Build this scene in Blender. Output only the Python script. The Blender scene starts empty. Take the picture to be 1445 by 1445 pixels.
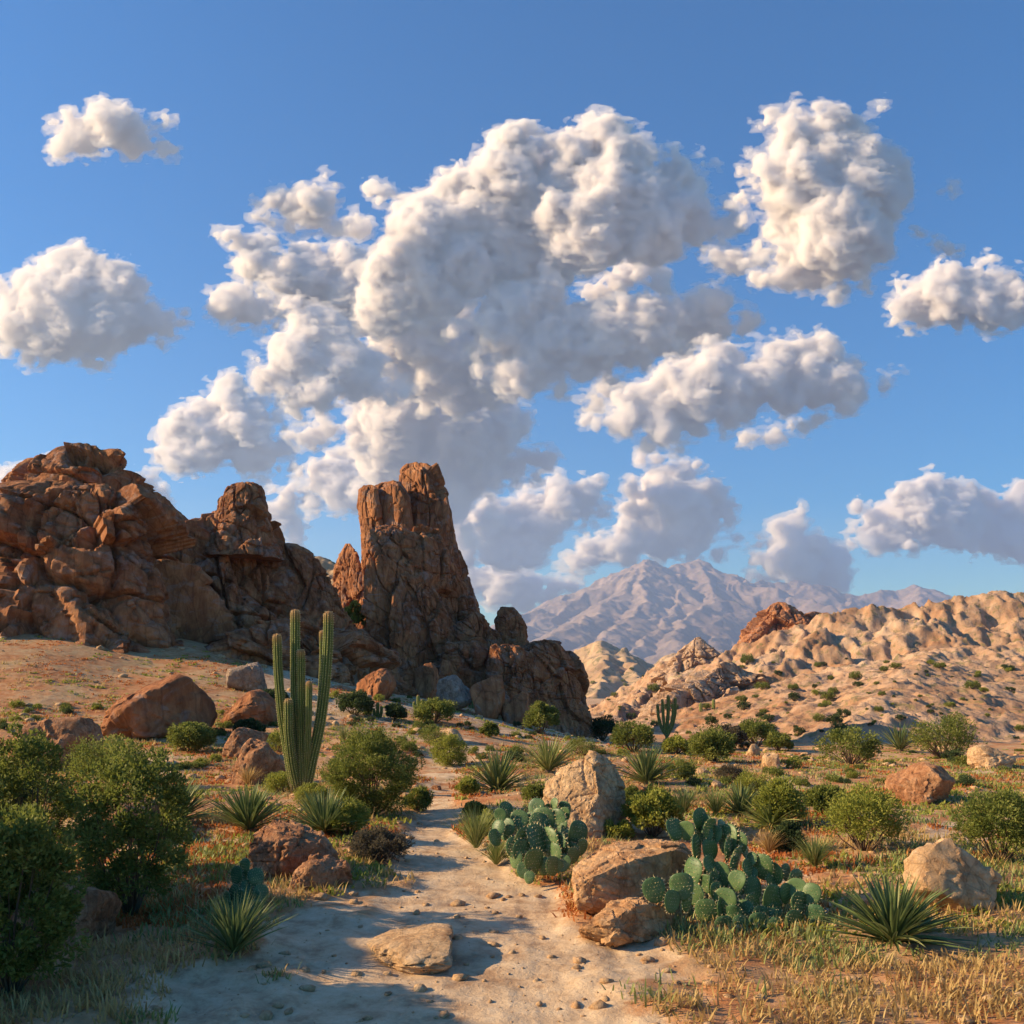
import bpy, bmesh, math, random
import numpy as np
from mathutils import Vector, Matrix, Quaternion

# ------------------------------------------------------------------ camera, sky, sun, exposure
scene = bpy.context.scene
F = 1251.0; CX = 722.5; HY = 960.0; EYE = 1.7
cam_data = bpy.data.cameras.new('camera'); cam = bpy.data.objects.new('camera', cam_data)
scene.collection.objects.link(cam); scene.camera = cam
cam.location = (0, 0, EYE); cam.rotation_euler = (math.radians(90), 0, 0)
cam_data.sensor_width = 36; cam_data.lens = 36 * F / 1445; cam_data.shift_y = (HY - CX) / 1445
cam_data.clip_start = 0.05; cam_data.clip_end = 60000

SUN_EL = math.radians(25); SUN_AZ = math.radians(-90)      # azimuth from +Y, negative = to the left
SD = Vector((math.sin(SUN_AZ) * math.cos(SUN_EL), math.cos(SUN_AZ) * math.cos(SUN_EL), math.sin(SUN_EL)))
world = bpy.data.worlds.new('World'); scene.world = world; world.use_nodes = True
wn = world.node_tree; wn.nodes.clear()
wo = wn.nodes.new('ShaderNodeOutputWorld'); bg = wn.nodes.new('ShaderNodeBackground'); sky = wn.nodes.new('ShaderNodeTexSky')
sky.sky_type = 'NISHITA'; sky.sun_disc = False; sky.sun_elevation = SUN_EL; sky.sun_rotation = SUN_AZ
sky.air_density = 1.15; sky.dust_density = 0.9; sky.ozone_density = 2.4; sky.altitude = 200
bg.inputs['Strength'].default_value = 0.068
hs = wn.nodes.new('ShaderNodeHueSaturation'); hs.inputs['Saturation'].default_value = 1.95
wn.links.new(sky.outputs[0], hs.inputs['Color']); tm = wn.nodes.new('ShaderNodeMix'); tm.data_type = 'RGBA'; tm.blend_type = 'MULTIPLY'; tm.inputs[0].default_value = 1; tm.inputs[7].default_value = (.76, 1.0, 1.10, 1)
wn.links.new(hs.outputs[0], tm.inputs[6]); wn.links.new(tm.outputs[2], bg.inputs[0]); wn.links.new(bg.outputs[0], wo.inputs[0])
sun_data = bpy.data.lights.new('sun', 'SUN'); sun = bpy.data.objects.new('sun', sun_data); scene.collection.objects.link(sun)
sun_data.energy = 5.0; sun_data.angle = math.radians(0.5); sun_data.color = (1.0, 0.74, 0.42)
sun.rotation_euler = SD.to_track_quat('Z', 'Y').to_euler(); sun.location = (-40, 10, 30)
scene.view_settings.view_transform = 'Standard'; scene.view_settings.look = 'None'
scene.view_settings.gamma = 1; scene.view_settings.exposure = 1.1
scene.render.engine = 'CYCLES'
cy = scene.cycles
cy.use_denoising = True; cy.max_bounces = 12; cy.diffuse_bounces = 3; cy.glossy_bounces = 2
cy.transmission_bounces = 3; cy.volume_bounces = 10; cy.transparent_max_bounces = 8; cy.caustics_reflective = False; cy.caustics_refractive = False
cy.sample_clamp_indirect = 5

HAZE = 1.05e-4
# ------------------------------------------------------------------ helpers
COL = scene.collection
def tag(o, label=None, cat=None, group=None, kind=None):
    if label: o['label'] = label
    if cat: o['category'] = cat
    if group: o['group'] = group
    if kind: o['kind'] = kind
    return o
def empty(name, loc, label, cat, group=None, rz=0.0):
    o = bpy.data.objects.new(name, None); COL.objects.link(o); o.location = loc; o.rotation_euler = (0, 0, rz)
    o.empty_display_size = 0.2
    return tag(o, label, cat, group)
def mesh_obj(name, verts, faces, mat, parent=None, smooth=True, mats=None, midx=None):
    me = bpy.data.meshes.new(name)
    verts = np.asarray(verts, dtype=np.float32); n = len(verts)
    me.vertices.add(n); me.vertices.foreach_set('co', verts.ravel())
    if isinstance(faces, np.ndarray):
        k = faces.shape[1]; m = len(faces)
        me.loops.add(m * k); me.loops.foreach_set('vertex_index', faces.astype(np.int32).ravel())
        me.polygons.add(m)
        me.polygons.foreach_set('loop_start', np.arange(0, m * k, k, dtype=np.int32))
        me.polygons.foreach_set('loop_total', np.full(m, k, dtype=np.int32))
    else:
        tot = np.array([len(f) for f in faces], dtype=np.int32); flat = np.array([i for f in faces for i in f], dtype=np.int32)
        m = len(faces); me.loops.add(len(flat)); me.loops.foreach_set('vertex_index', flat)
        me.polygons.add(m); me.polygons.foreach_set('loop_start', np.concatenate(([0], np.cumsum(tot)[:-1])).astype(np.int32))
        me.polygons.foreach_set('loop_total', tot)
    if smooth: me.polygons.foreach_set('use_smooth', np.ones(m, dtype=bool))
    for mm in (mats or [mat]): me.materials.append(mm)
    if midx is not None: me.polygons.foreach_set('material_index', np.asarray(midx, dtype=np.int32))
    me.update(calc_edges=True); me.validate()
    o = bpy.data.objects.new(name, me); COL.objects.link(o)
    if parent: o.parent = parent
    return o
def attr(o, name, vals):
    a = o.data.attributes.new(name, 'FLOAT', 'POINT'); a.data.foreach_set('value', np.asarray(vals, dtype=np.float32))

def hash3(ix, iy, iz, seed):
    h = (ix.astype(np.int64) * 374761393 + iy.astype(np.int64) * 668265263 + iz.astype(np.int64) * 2147483647 + seed * 974634777) & 0xFFFFFFFF
    h = ((h ^ (h >> 13)) * 1274126177) & 0xFFFFFFFF
    h = ((h ^ (h >> 16)) * 2246822519) & 0xFFFFFFFF
    return h ^ (h >> 15)
GR = np.array([(x, y, z) for x in (-1, 0, 1) for y in (-1, 0, 1) for z in (-1, 0, 1) if abs(x) + abs(y) + abs(z) == 2], dtype=np.float32)
def perlin(x, y, z, seed=0):
    x = np.asarray(x, np.float32); y = np.asarray(y, np.float32); z = np.asarray(z, np.float32)
    x, y, z = np.broadcast_arrays(x, y, z)
    xi = np.floor(x); yi = np.floor(y); zi = np.floor(z)
    xf = x - xi; yf = y - yi; zf = z - zi
    u = xf * xf * xf * (xf * (xf * 6 - 15) + 10); v = yf * yf * yf * (yf * (yf * 6 - 15) + 10); w = zf * zf * zf * (zf * (zf * 6 - 15) + 10)
    xi = xi.astype(np.int64); yi = yi.astype(np.int64); zi = zi.astype(np.int64)
    r = 0
    for dx in (0, 1):
        for dy in (0, 1):
            for dz in (0, 1):
                g = GR[hash3(xi + dx, yi + dy, zi + dz, seed) % 12]
                d = g[..., 0] * (xf - dx) + g[..., 1] * (yf - dy) + g[..., 2] * (zf - dz)
                r = r + d * (u if dx else 1 - u) * (v if dy else 1 - v) * (w if dz else 1 - w)
    return r
def fbm(x, y, z, octv=4, seed=0, gain=0.5, ridged=False, billow=False):
    a = 1.0; f = 1.0; r = 0
    for i in range(octv):
        n = perlin(x * f + 17.3 * i, y * f - 9.1 * i, z * f + 4.7 * i, seed + i)
        if ridged: n = 0.5 - np.abs(n) * 1.6
        if billow: n = np.abs(n) * 1.6 - 0.3
        r = r + n * a; a *= gain; f *= 2.03
    return r
def worley(p, seed=0):
    b = np.floor(p).astype(np.int64); n = len(p)
    f1 = np.full(n, 9e9); f2 = np.full(n, 9e9); hid = np.zeros(n, np.int64); c1 = np.zeros((n, 3))
    for dx in (-1, 0, 1):
        for dy in (-1, 0, 1):
            for dz in (-1, 0, 1):
                cx, cyy, cz = b[:, 0] + dx, b[:, 1] + dy, b[:, 2] + dz
                h = hash3(cx, cyy, cz, seed)
                c = np.stack([cx + (h & 1023) / 1023.0, cyy + ((h >> 10) & 1023) / 1023.0, cz + ((h >> 20) & 1023) / 1023.0], 1)
                d = ((p - c) ** 2).sum(1)
                m = d < f1
                f2 = np.where(m, f1, np.minimum(f2, d)); f1 = np.where(m, d, f1); hid = np.where(m, h, hid); c1[m] = c[m]
    return np.sqrt(f1), np.sqrt(f2), hid, c1
def facet(p, sc, seed, tilt=1.7, crack=0.14, warp=0.10):
    """blocky broken-rock offset, about -1..1: each cell is a tilted plane, cracks between cells"""
    q = p * np.asarray(sc)
    q = q + warp * np.stack([perlin(q[:, 0] * 1.3, q[:, 1] * 1.3, q[:, 2] * 1.3, seed + k) for k in (3, 4, 5)], 1)
    f1, f2, h, c = worley(q, seed)
    r = ((h * 7919) & 0xFFFF) / 65535.0 - 0.5
    t = np.stack([((h * k) & 0xFFFF) / 65535.0 - 0.5 for k in (31337, 7177, 12289)], 1)
    v = r + tilt * ((q - c) * t).sum(1)
    return v - crack * np.exp(-((f2 - f1) / 0.05) ** 2)
def joints(p, sc, seed, w=0.035):
    """long thin cracks: 0 away from a crack, -1 in it"""
    n = perlin(p[:, 0] * sc, p[:, 1] * sc, p[:, 2] * sc * .28 + p[:, 0] * sc * .15, seed)
    m = perlin(p[:, 0] * sc * .45 + 7, p[:, 1] * sc * .45, p[:, 2] * sc * 1.3 + p[:, 0] * sc * .4, seed + 1)
    return -np.exp(-(n / w) ** 2) - .7 * np.exp(-(m / (w * .8)) ** 2)
def sm(a, b, x):
    t = np.clip((x - a) / (b - a), 0, 1); return t * t * (3 - 2 * t)

def W(px, py, Y):
    return np.array([(px - CX) / F * Y, Y, EYE - (py - HY) / F * Y])

# ------------------------------------------------------------------ materials
class NT:
    def __init__(s, name):
        s.m = bpy.data.materials.new(name); s.m.use_nodes = True; s.t = s.m.node_tree; s.t.nodes.clear()
        s.out = s.n('ShaderNodeOutputMaterial'); s.b = s.n('ShaderNodeBsdfPrincipled'); s.l(s.b.outputs[0], s.out.inputs[0])
        s.b.inputs['Roughness'].default_value = 0.9; s.b.inputs['Specular IOR Level'].default_value = 0.15
        s.tc = s.n('ShaderNodeTexCoord')
    def n(s, t): return s.t.nodes.new(t)
    def l(s, a, b): s.t.links.new(a, b)
    def pos(s, scale=(1, 1, 1), world=False):
        mp = s.n('ShaderNodeMapping'); mp.inputs['Scale'].default_value = scale
        if world:
            g = s.n('ShaderNodeNewGeometry'); s.l(g.outputs['Position'], mp.inputs[0])
        else: s.l(s.tc.outputs['Object'], mp.inputs[0])
        return mp.outputs[0]
    def noise(s, vec, scale, detail=6, rough=0.6, dist=0.0):
        k = s.n('ShaderNodeTexNoise'); k.inputs['Scale'].default_value = scale; k.inputs['Detail'].default_value = detail
        k.inputs['Roughness'].default_value = rough; k.inputs['Distortion'].default_value = dist; s.l(vec, k.inputs['Vector']); return k.outputs[0]
    def vor(s, vec, scale, feat='F1', out=0):
        k = s.n('ShaderNodeTexVoronoi'); k.feature = feat; k.inputs['Scale'].default_value = scale; s.l(vec, k.inputs['Vector']); return k.outputs[out]
    def ramp(s, fac, stops, interp='LINEAR'):
        k = s.n('ShaderNodeValToRGB'); k.color_ramp.interpolation = interp; e = k.color_ramp.elements
        while len(e) < len(stops): e.new(0.5)
        for i, (p, c) in enumerate(stops):
            e[i].position = p; e[i].color = (c, c, c, 1) if isinstance(c, (int, float)) else (*c, 1)
        s.l(fac, k.inputs[0]); return k.outputs[0]
    def mix(s, fac, a, b, mode='MIX'):
        k = s.n('ShaderNodeMix'); k.data_type = 'RGBA'; k.blend_type = mode
        for i, v in ((0, fac), (6, a), (7, b)):
            if isinstance(v, (int, float)): k.inputs[i].default_value = v
            elif isinstance(v, tuple): k.inputs[i].default_value = (*v, 1)
            else: s.l(v, k.inputs[i])
        return k.outputs[2]
    def math(s, op, a, b=0.0):
        k = s.n('ShaderNodeMath'); k.operation = op
        for i, v in ((0, a), (1, b)):
            if isinstance(v, (int, float)): k.inputs[i].default_value = v
            else: s.l(v, k.inputs[i])
        return k.outputs[0]
    def attr(s, name):
        k = s.n('ShaderNodeAttribute'); k.attribute_name = name; return k.outputs['Fac']
    def bump(s, h, strength=0.5, dist=0.05, prev=None):
        k = s.n('ShaderNodeBump'); k.inputs['Strength'].default_value = strength; k.inputs['Distance'].default_value = dist
        s.l(h, k.inputs['Height'])
        if prev: s.l(prev, k.inputs['Normal'])
        s.l(k.outputs[0], s.b.inputs['Normal']); return k.outputs[0]
    def color(s, c):
        if isinstance(c, tuple): s.b.inputs['Base Color'].default_value = (*c, 1)
        else: s.l(c, s.b.inputs['Base Color'])
        return s

def rock_mat(name, dark, mid, light, scale=1.0, vert=0.45, grey=(0.36, 0.30, 0.27), greyamt=0.5, bump=0.6):
    m = NT(name); p = m.pos((1, 1, vert))
    n1 = m.noise(p, 0.9 * scale, 8, 0.68, 0.6); n2 = m.noise(p, 3.7 * scale, 8, 0.7, 0.4)
    c = m.ramp(n1, [(0.34, dark), (0.48, mid), (0.62, light)])
    c2 = m.ramp(n2, [(0.36, tuple(x * 0.62 for x in dark)), (0.5, mid), (0.66, tuple(min(1, x * 1.25) for x in light))])
    c = m.mix(0.5, c, c2)
    g = m.ramp(m.noise(m.pos((1, 1, 1.6)), 1.6 * scale, 7, 0.7, 1.2), [(0.52, 0.0), (0.64, 1.0)])
    c = m.mix(m.math('MULTIPLY', g, greyamt), c, grey)
    cr = m.ramp(m.vor(p, 2.6 * scale, 'DISTANCE_TO_EDGE'), [(0.0, 0.45), (0.05, 1.0)])
    c = m.mix(0.55, c, m.mix(1.0, c, cr, 'MULTIPLY'))
    m.color(c); m.b.inputs['Roughness'].default_value = 0.92
    b1 = m.bump(m.noise(p, 5 * scale, 10, 0.72, 0.5), bump, 0.25 / scale)
    b2 = m.bump(m.vor(p, 4.2 * scale, 'DISTANCE_TO_EDGE'), 0.25, 0.12 / scale, b1)
    m.bump(m.noise(m.pos(), 22 * scale, 8, 0.75), 0.35, 0.035 / scale, b2)
    return m.m
RED = rock_mat('red_rock', (0.13, 0.050, 0.026), (0.34, 0.135, 0.06), (0.54, 0.26, 0.12), 0.55)
REDN = rock_mat('red_rock_near', (0.16, 0.068, 0.034), (0.36, 0.165, 0.08), (0.54, 0.31, 0.17), 2.6, 0.8, (0.42, 0.30, 0.20), 0.3)
TAN = rock_mat('tan_rock_near', (0.34, 0.17, 0.08), (0.54, 0.34, 0.18), (0.66, 0.46, 0.27), 3.0, 0.8, (0.5, 0.38, 0.28), 0.25)
GOLD = rock_mat('golden_rock_near', (0.26, 0.11, 0.05), (0.50, 0.27, 0.125), (0.68, 0.45, 0.25), 2.4, 0.9, (0.5, 0.36, 0.24), 0.4)
GREYR = rock_mat('grey_rock', (0.17, 0.11, 0.08), (0.32, 0.23, 0.17), (0.46, 0.36, 0.28), 1.4, 0.8)

# ------------------------------------------------------------------ terrain height
BY = [-60, 0, 12, 20, 30, 45, 60, 100, 200, 400, 1000, 3000, 12000]
BZ = [0, 0, 0, -.35, -.9, -1.8, -2.5, -4.0, -7, -10, -14, -10, -6]
PY = [0, 6.0, 7.6, 8.9, 9.7, 12.5, 16.4, 21, 26]
PX = [-.2, -.45, -.42, -.78, -.92, -1.0, -1.35, -1.6, -1.0]
PW = [1.6, 1.1, .70, .50, .36, .30, .4, .8, 1.4]
def path_mask(x, y):
    c = np.interp(y, PY, PX) + 0.16 * perlin(y * 0.9, 0 * y, 0 * y, 5); w = np.interp(y, PY, PW)
    d = np.abs(x - c) / w
    return (1 - sm(0.6, 1.35, d + 0.55 * perlin(x * 1.6, y * 1.1, 0 * x, 9) + .3 * perlin(x * 5, y * 4, 0 * x, 10))) * (1 - .55 * sm(10, 15, y)) * (1 - sm(24, 30, y))
def hterr(x, y):
    x = np.asarray(x, float); y = np.asarray(y, float)
    z = np.interp(y, BY, BZ)
    t = (5 - x) * 0.27
    rise = np.minimum(np.log1p(np.exp(np.clip(t * 2, -20, 20))) / 2, 7.0) * sm(13, 42, y) * (1 - sm(90, 160, y))
    z = z + rise
    z = z + 0.17 * perlin(x * .35, y * .35, 0 * x, 21) * sm(2, 7, np.abs(x) + y * .5) + 0.35 * perlin(x * .11, y * .11, 0 * x, 22) * sm(14, 40, y)
    z = z + 3.0 * perlin(x * .012, y * .012, 0 * x, 23) * sm(80, 300, y)
    m = path_mask(x, y)
    near = 1 - sm(20, 40, y)
    z = z - 0.07 * m * near
    z = z + near * (0.028 * fbm(x * 2.1, y * 2.1, 0 * x, 4, 31) * (1 - .35 * m) + 0.012 * m * fbm(x * 5, y * 9, 0 * x, 3, 33))
    return z
def ground_at(px, py):
    ys = np.geomspace(3, 600, 1500)
    xs = (px - CX) / F * ys; zr = EYE - (py - HY) / F * ys
    g = hterr(xs, ys); i = int(np.argmax(g >= zr))
    return np.array([xs[i], ys[i], g[i]])
# ------------------------------------------------------------------ ground sheet
def build_ground():
    ys = np.concatenate([np.linspace(-40, 2.6, 30), np.geomspace(2.7, 7700, 620)])
    u = np.concatenate([-np.geomspace(6, 0.75, 40), np.linspace(-0.72, 0.72, 640), np.geomspace(0.75, 6, 40)])
    U, Yg = np.meshgrid(u, ys); X = U * (np.maximum(Yg, 0) + 2.0)
    Z = hterr(X.ravel(), Yg.ravel()).reshape(X.shape)
    v = np.stack([X.ravel(), Yg.ravel(), Z.ravel()], 1)
    nr, nc = X.shape; i = np.arange(nr * nc).reshape(nr, nc)
    f = np.stack([i[:-1, :-1].ravel(), i[:-1, 1:].ravel(), i[1:, 1:].ravel(), i[1:, :-1].ravel()], 1)
    m = NT('desert_ground'); p = m.pos((1, 1, 1)); pathf = m.attr('path')
    n1 = m.noise(p, 0.8, 6, 0.65, 0.5); n2 = m.noise(p, 4.5, 8, 0.7); n3 = m.noise(p, 28, 6, 0.7)
    soil = m.ramp(n1, [(0.36, (0.38, 0.12, 0.04)), (0.46, (0.48, 0.20, 0.08)), (0.58, (0.50, 0.33, 0.18)), (0.68, (0.36, 0.28, 0.13))])
    soil = m.mix(0.45, soil, m.ramp(n2, [(0.36, (0.22, 0.10, 0.045)), (0.5, (0.47, 0.26, 0.12)), (0.64, (0.58, 0.42, 0.25))]))
    sand = m.ramp(n2, [(0.34, (0.36, 0.22, 0.125)), (0.5, (0.57, 0.40, 0.245)), (0.66, (0.68, 0.51, 0.33))])
    sand = m.mix(m.ramp(n3, [(0.55, 0.0), (0.72, 0.5)]), sand, (0.36, 0.22, 0.13))
    sandm = m.math('ADD', pathf, m.math('MULTIPLY', m.math('SUBTRACT', n2, 0.5), 0.8))
    c = m.mix(m.ramp(sandm, [(0.35, 0.0), (0.62, 1.0)]), soil, sand)
    m.color(c)
    b = m.bump(n2, 0.5, 0.06); m.bump(n3, 0.5, 0.018, b)
    o = mesh_obj('ground', v, f, m.m); tag(o, kind='structure')
    x, y = v[:, 0], v[:, 1]
    pm = path_mask(x, y) * 0.85
    slope = sm(21, 27, y) * (1 - sm(58, 75, y)) * (1 - sm(2, 10, x)) * sm(-13, -7, x) * (0.55 + 0.9 * perlin(x * .25, y * .25, 0 * x, 71))
    pm = pm + 0.55 * np.maximum(0, fbm(x * .5, y * .5, 0 * x, 3, 72) + .02) * 2 * (1 - sm(20, 30, y))
    farp = sm(58, 95, y) * 0.5
    attr(o, 'path', np.clip(np.maximum(np.maximum(pm, slope), farp), 0, 1))
    return o
build_ground()

# ------------------------------------------------------------------ mountains and hills (heightfields from ridge lines)
def ridge_field(X, Y, ridges):
    """max over ridge segments of crest height minus slope times distance"""
    Z = np.full(X.shape, -1e9)
    for (a, b, sl) in ridges:
        a = np.array(a, float); b = np.array(b, float); d = b[:2] - a[:2]; L = max((d ** 2).sum(), 1e-6)
        t = np.clip(((X - a[0]) * d[0] + (Y - a[1]) * d[1]) / L, 0, 1)
        dist = np.hypot(X - a[0] - t * d[0], Y - a[1] - t * d[1])
        h = a[2] + t * (b[2] - a[2]) - sl * dist
        Z = np.maximum(Z, h)
    return Z
def hill(name, x0, x1, y0, y1, nx, ny, ridges, mat, nscale, namp, floor=None, seed=1, gain=0.5, warp=0.3, octv=6, stretch=(1, 1)):
    gx = np.linspace(x0, x1, nx); gy = np.linspace(y0, y1, ny); X, Y = np.meshgrid(gx, gy)
    wx = warp / nscale * fbm(X * nscale * 1.3, Y * nscale * 1.3, 0 * X, 3, seed + 50); wy = warp / nscale * fbm(X * nscale * 1.3, Y * nscale * 1.3, 0 * X + 5, 3, seed + 60)
    Z = ridge_field(X + wx, Y + wy, ridges)
    n = fbm((X + wx) * nscale * stretch[0], (Y + wy) * nscale * stretch[1], 0 * X, octv, seed, gain, ridged=True)
    Z = Z + namp * (n - 0.55)
    if floor is not None:
        fl = floor; d = Z - fl; k = namp * 0.8; Z = fl + np.where(d > 0, d, 0) + k * 0.0
        Z = np.maximum(Z, fl - 3)
    v = np.stack([X.ravel(), Y.ravel(), Z.ravel()], 1)
    i = np.arange(nx * ny).reshape(ny, nx)
    f = np.stack([i[:-1, :-1].ravel(), i[:-1, 1:].ravel(), i[1:, 1:].ravel(), i[1:, :-1].ravel()], 1)
    o = mesh_obj(name, v, f, mat); tag(o, kind='structure'); return o
def spurs(segs, seed, spacing, length, drop, level=2, sl2=0.75, out=None):
    """branching side ridges, each descending away from its parent"""
    rng = np.random.RandomState(seed); res = []
    for a, b, sl in segs:
        a = np.array(a, float); b = np.array(b, float); d = b[:2] - a[:2]; L = np.hypot(*d)
        if L < 1e-6: continue
        n = max(1, int(round(L / spacing))); u = d / L; side = 1 if rng.rand() < .5 else -1
        for k in range(n):
            t = (k + rng.uniform(.2, .8)) / n; p = a + t * (b - a); side = -side
            dn = -1 if a[2] < b[2] else 1
            ang = rng.uniform(.75, 1.25); v = np.array([u[0] * dn * math.cos(ang) - side * u[1] * math.sin(ang), u[1] * dn * math.cos(ang) + side * u[0] * math.sin(ang)])
            l = length * rng.uniform(.6, 1.3); q = p.copy()
            for s_ in range(3):
                w = v + rng.normal(size=2) * .25; w /= np.hypot(*w)
                nq = np.array([q[0] + w[0] * l / 3, q[1] + w[1] * l / 3, q[2] - drop * l / 3 * (1.25 - .25 * s_)])
                res.append((tuple(q), tuple(nq), sl2)); q = nq
    if level > 1: res += spurs(res, seed + 1, spacing * .45, length * .45, drop * 1.15, level - 1, sl2 * 1.15)
    return res
def R(pts, sl):
    """polyline of (px, py, Y) to ridge segments"""
    w = [tuple(W(*p)) for p in pts]
    return [(w[i], w[i + 1], sl) for i in range(len(w) - 1)]
def land_mat(name, c1, c2, c3, green, sc, gamt=0.5, bd=1.0):
    m = NT(name); p = m.pos((1, 1, 1))
    n1 = m.noise(p, sc, 8, 0.65, 0.4); n2 = m.noise(p, sc * 5, 8, 0.7)
    c = m.ramp(n1, [(0.36, c1), (0.5, c2), (0.62, c3)])
    c = m.mix(0.4, c, m.ramp(n2, [(0.36, c1), (0.5, c2), (0.64, c3)]))
    g = m.ramp(m.noise(p, sc * 9, 6, 0.75, 0.6), [(0.54, 0.0), (0.60, 1.0)])
    c = m.mix(m.math('MULTIPLY', g, gamt), c, green)
    m.color(c); m.bump(n2, 0.6, bd); return m.m
MM = land_mat('mountain_rock', (0.13, 0.095, 0.08), (0.25, 0.18, 0.14), (0.36, 0.27, 0.21), (0.11, 0.11, 0.08), 0.0016, 0.4, 25)
HM = land_mat('hill_soil', (0.28, 0.16, 0.095), (0.42, 0.28, 0.16), (0.52, 0.37, 0.23), (0.12, 0.12, 0.05), 0.012, 0.7, 1.6)
HN = land_mat('near_hill_soil', (0.30, 0.14, 0.065), (0.42, 0.25, 0.15), (0.54, 0.38, 0.26), (0.16, 0.15, 0.06), 0.07, 0.7, 0.9)
HR = land_mat('red_crag_rock', (0.20, 0.08, 0.045), (0.34, 0.15, 0.085), (0.46, 0.24, 0.14), (0.2, 0.12, 0.08), 0.06, 0.3, 0.8)

D = 6200
mr = R([(560, 935, D - 400), (640, 900, D - 200), (700, 880, D), (745, 863, D), (800, 838, D), (855, 812, D), (888, 796, D), (911, 788, D), (940, 797, D + 150), (962, 796, D + 300),
        (985, 786, D + 300), (1006, 801, D + 300), (1030, 817, D + 300), (1050, 826, D + 400), (1073, 818, D + 500), (1095, 825, D + 500), (1130, 815, D + 500), (1200, 840, D + 500), (1300, 825, D + 500), (1420, 870, D + 500), (1600, 900, D + 400)], 0.62)
for a in ([(911, 790, D), (880, 835, D - 600), (830, 868, D - 1200), (770, 900, D - 1900)], [(911, 790, D), (905, 850, D - 900), (870, 890, D - 1500), (800, 925, D - 2300)],
          [(940, 799, D + 100), (960, 850, D - 700), (925, 890, D - 1400), (880, 930, D - 2100)], [(985, 788, D + 300), (1010, 840, D - 500), (960, 880, D - 1300), (940, 925, D - 2100)],
          [(1010, 805, D + 300), (1035, 850, D - 500), (1000, 880, D - 1100), (1010, 930, D - 2000)], [(1073, 822, D + 400), (1075, 880, D - 800), (1040, 925, D - 1900)],
          [(1200, 842, D + 400), (1170, 890, D - 800), (1120, 930, D - 1900)], [(1300, 827, D + 400), (1290, 890, D - 800), (1240, 940, D - 1900)],
          [(800, 840, D), (760, 870, D - 700), (710, 905, D - 1400)], [(700, 882, D), (650, 905, D - 700), (600, 930, D - 1300)]):
    mr += R(a, 0.5)
mr += spurs(mr, 5, 430, 1000, 0.36, 2, .72)
hill('mountain_range', -2300, 4800, 3600, 7200, 760, 440, mr, MM, 0.0034, 25, None, 3, 0.6, 0.2, 7)
# green-gold middle hills
h2 = R([(740, 985, 900), (800, 925, 900), (835, 908, 900), (851, 902, 900), (866, 915, 900), (880, 925, 900)], 0.7) + R([(851, 904, 900), (856, 930, 820), (850, 960, 700), (830, 985, 600)], 0.55) \
   + R([(884, 914, 870), (888, 918, 870), (912, 935, 860), (935, 955, 850)], 0.8) + R([(935, 945, 1300), (960, 920, 1300), (985, 915, 1300), (1060, 925, 1300), (1200, 930, 1300)], 0.5) \
   + R([(886, 918, 870), (900, 950, 760), (905, 975, 650)], 0.5) + R([(960, 918, 1300), (930, 945, 1150), (900, 968, 1000)], 0.5)
h2 += spurs(h2, 9, 55, 90, 0.42, 2, .7)
hill('middle_hills', -60, 560, 480, 1450, 420, 420, h2, HM, 0.02, 5, None, 7, 0.55, 0.25, 6)
h3 = R([(835, 1015, 262), (870, 998, 262), (905, 976, 262), (935, 950, 262), (960, 926, 262), (978, 912, 262), (990, 914, 262), (1005, 934, 262), (1027, 938, 260), (1045, 947, 258), (1075, 955, 255), (1120, 955, 250), (1200, 950, 250), (1330, 935, 250), (1500, 930, 250)], 0.62) \
   + R([(1027, 942, 258), (1000, 965, 225), (960, 990, 200)], .9) + R([(935, 952, 262), (900, 985, 220), (870, 1008, 190)], .55)
h3 += spurs(h3, 19, 11, 20, 0.42, 2, .8)
hill('pyramid_hill', 12, 190, 150, 330, 420, 340, h3, HN, 0.10, 2.2, None, 17, 0.62, 0.3, 6)
h4 = R([(1035, 950, 215), (1045, 925, 210), (1055, 912, 205), (1078, 896, 200), (1115, 880, 200), (1180, 862, 200), (1300, 852, 200), (1445, 830, 200), (1600, 840, 200)], .75)
h4 += spurs(h4, 29, 11, 22, 0.36, 2, .7)
hill('right_hill', 35, 190, 120, 260, 380, 320, h4, HN, 0.10, 1.9, None, 27, 0.62, 0.3, 6)
h5 = R([(945, 1038, 84), (990, 1022, 92), (1030, 1004, 100), (1062, 988, 105), (1090, 973, 108), (1118, 960, 110), (1200, 935, 112), (1320, 915, 112), (1500, 900, 112), (1700, 890, 112)], .3) + R([(1118, 963, 110), (1100, 1000, 85), (1060, 1035, 66)], .25) + R([(1320, 915, 112), (1260, 970, 80), (1200, 1030, 58)], .25)
h5 += spurs(h5, 39, 9, 14, 0.22, 1, .35)
hill('near_slope', 12, 110, 46, 140, 460, 420, h5, HN, 0.22, .6, None, 37, 0.62, 0.3, 6)
h6 = R([(300, 800, 95), (400, 784, 95), (430, 777, 95), (455, 782, 95), (480, 800, 95), (540, 850, 95)], .7)
h6 += spurs(h6, 49, 4, 6, 0.4, 1, .8)
hill('back_ridge', -36, -6, 75, 115, 200, 160, h6, HM, 0.3, .6, None, 47, 0.55, 0.25, 5)


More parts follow.
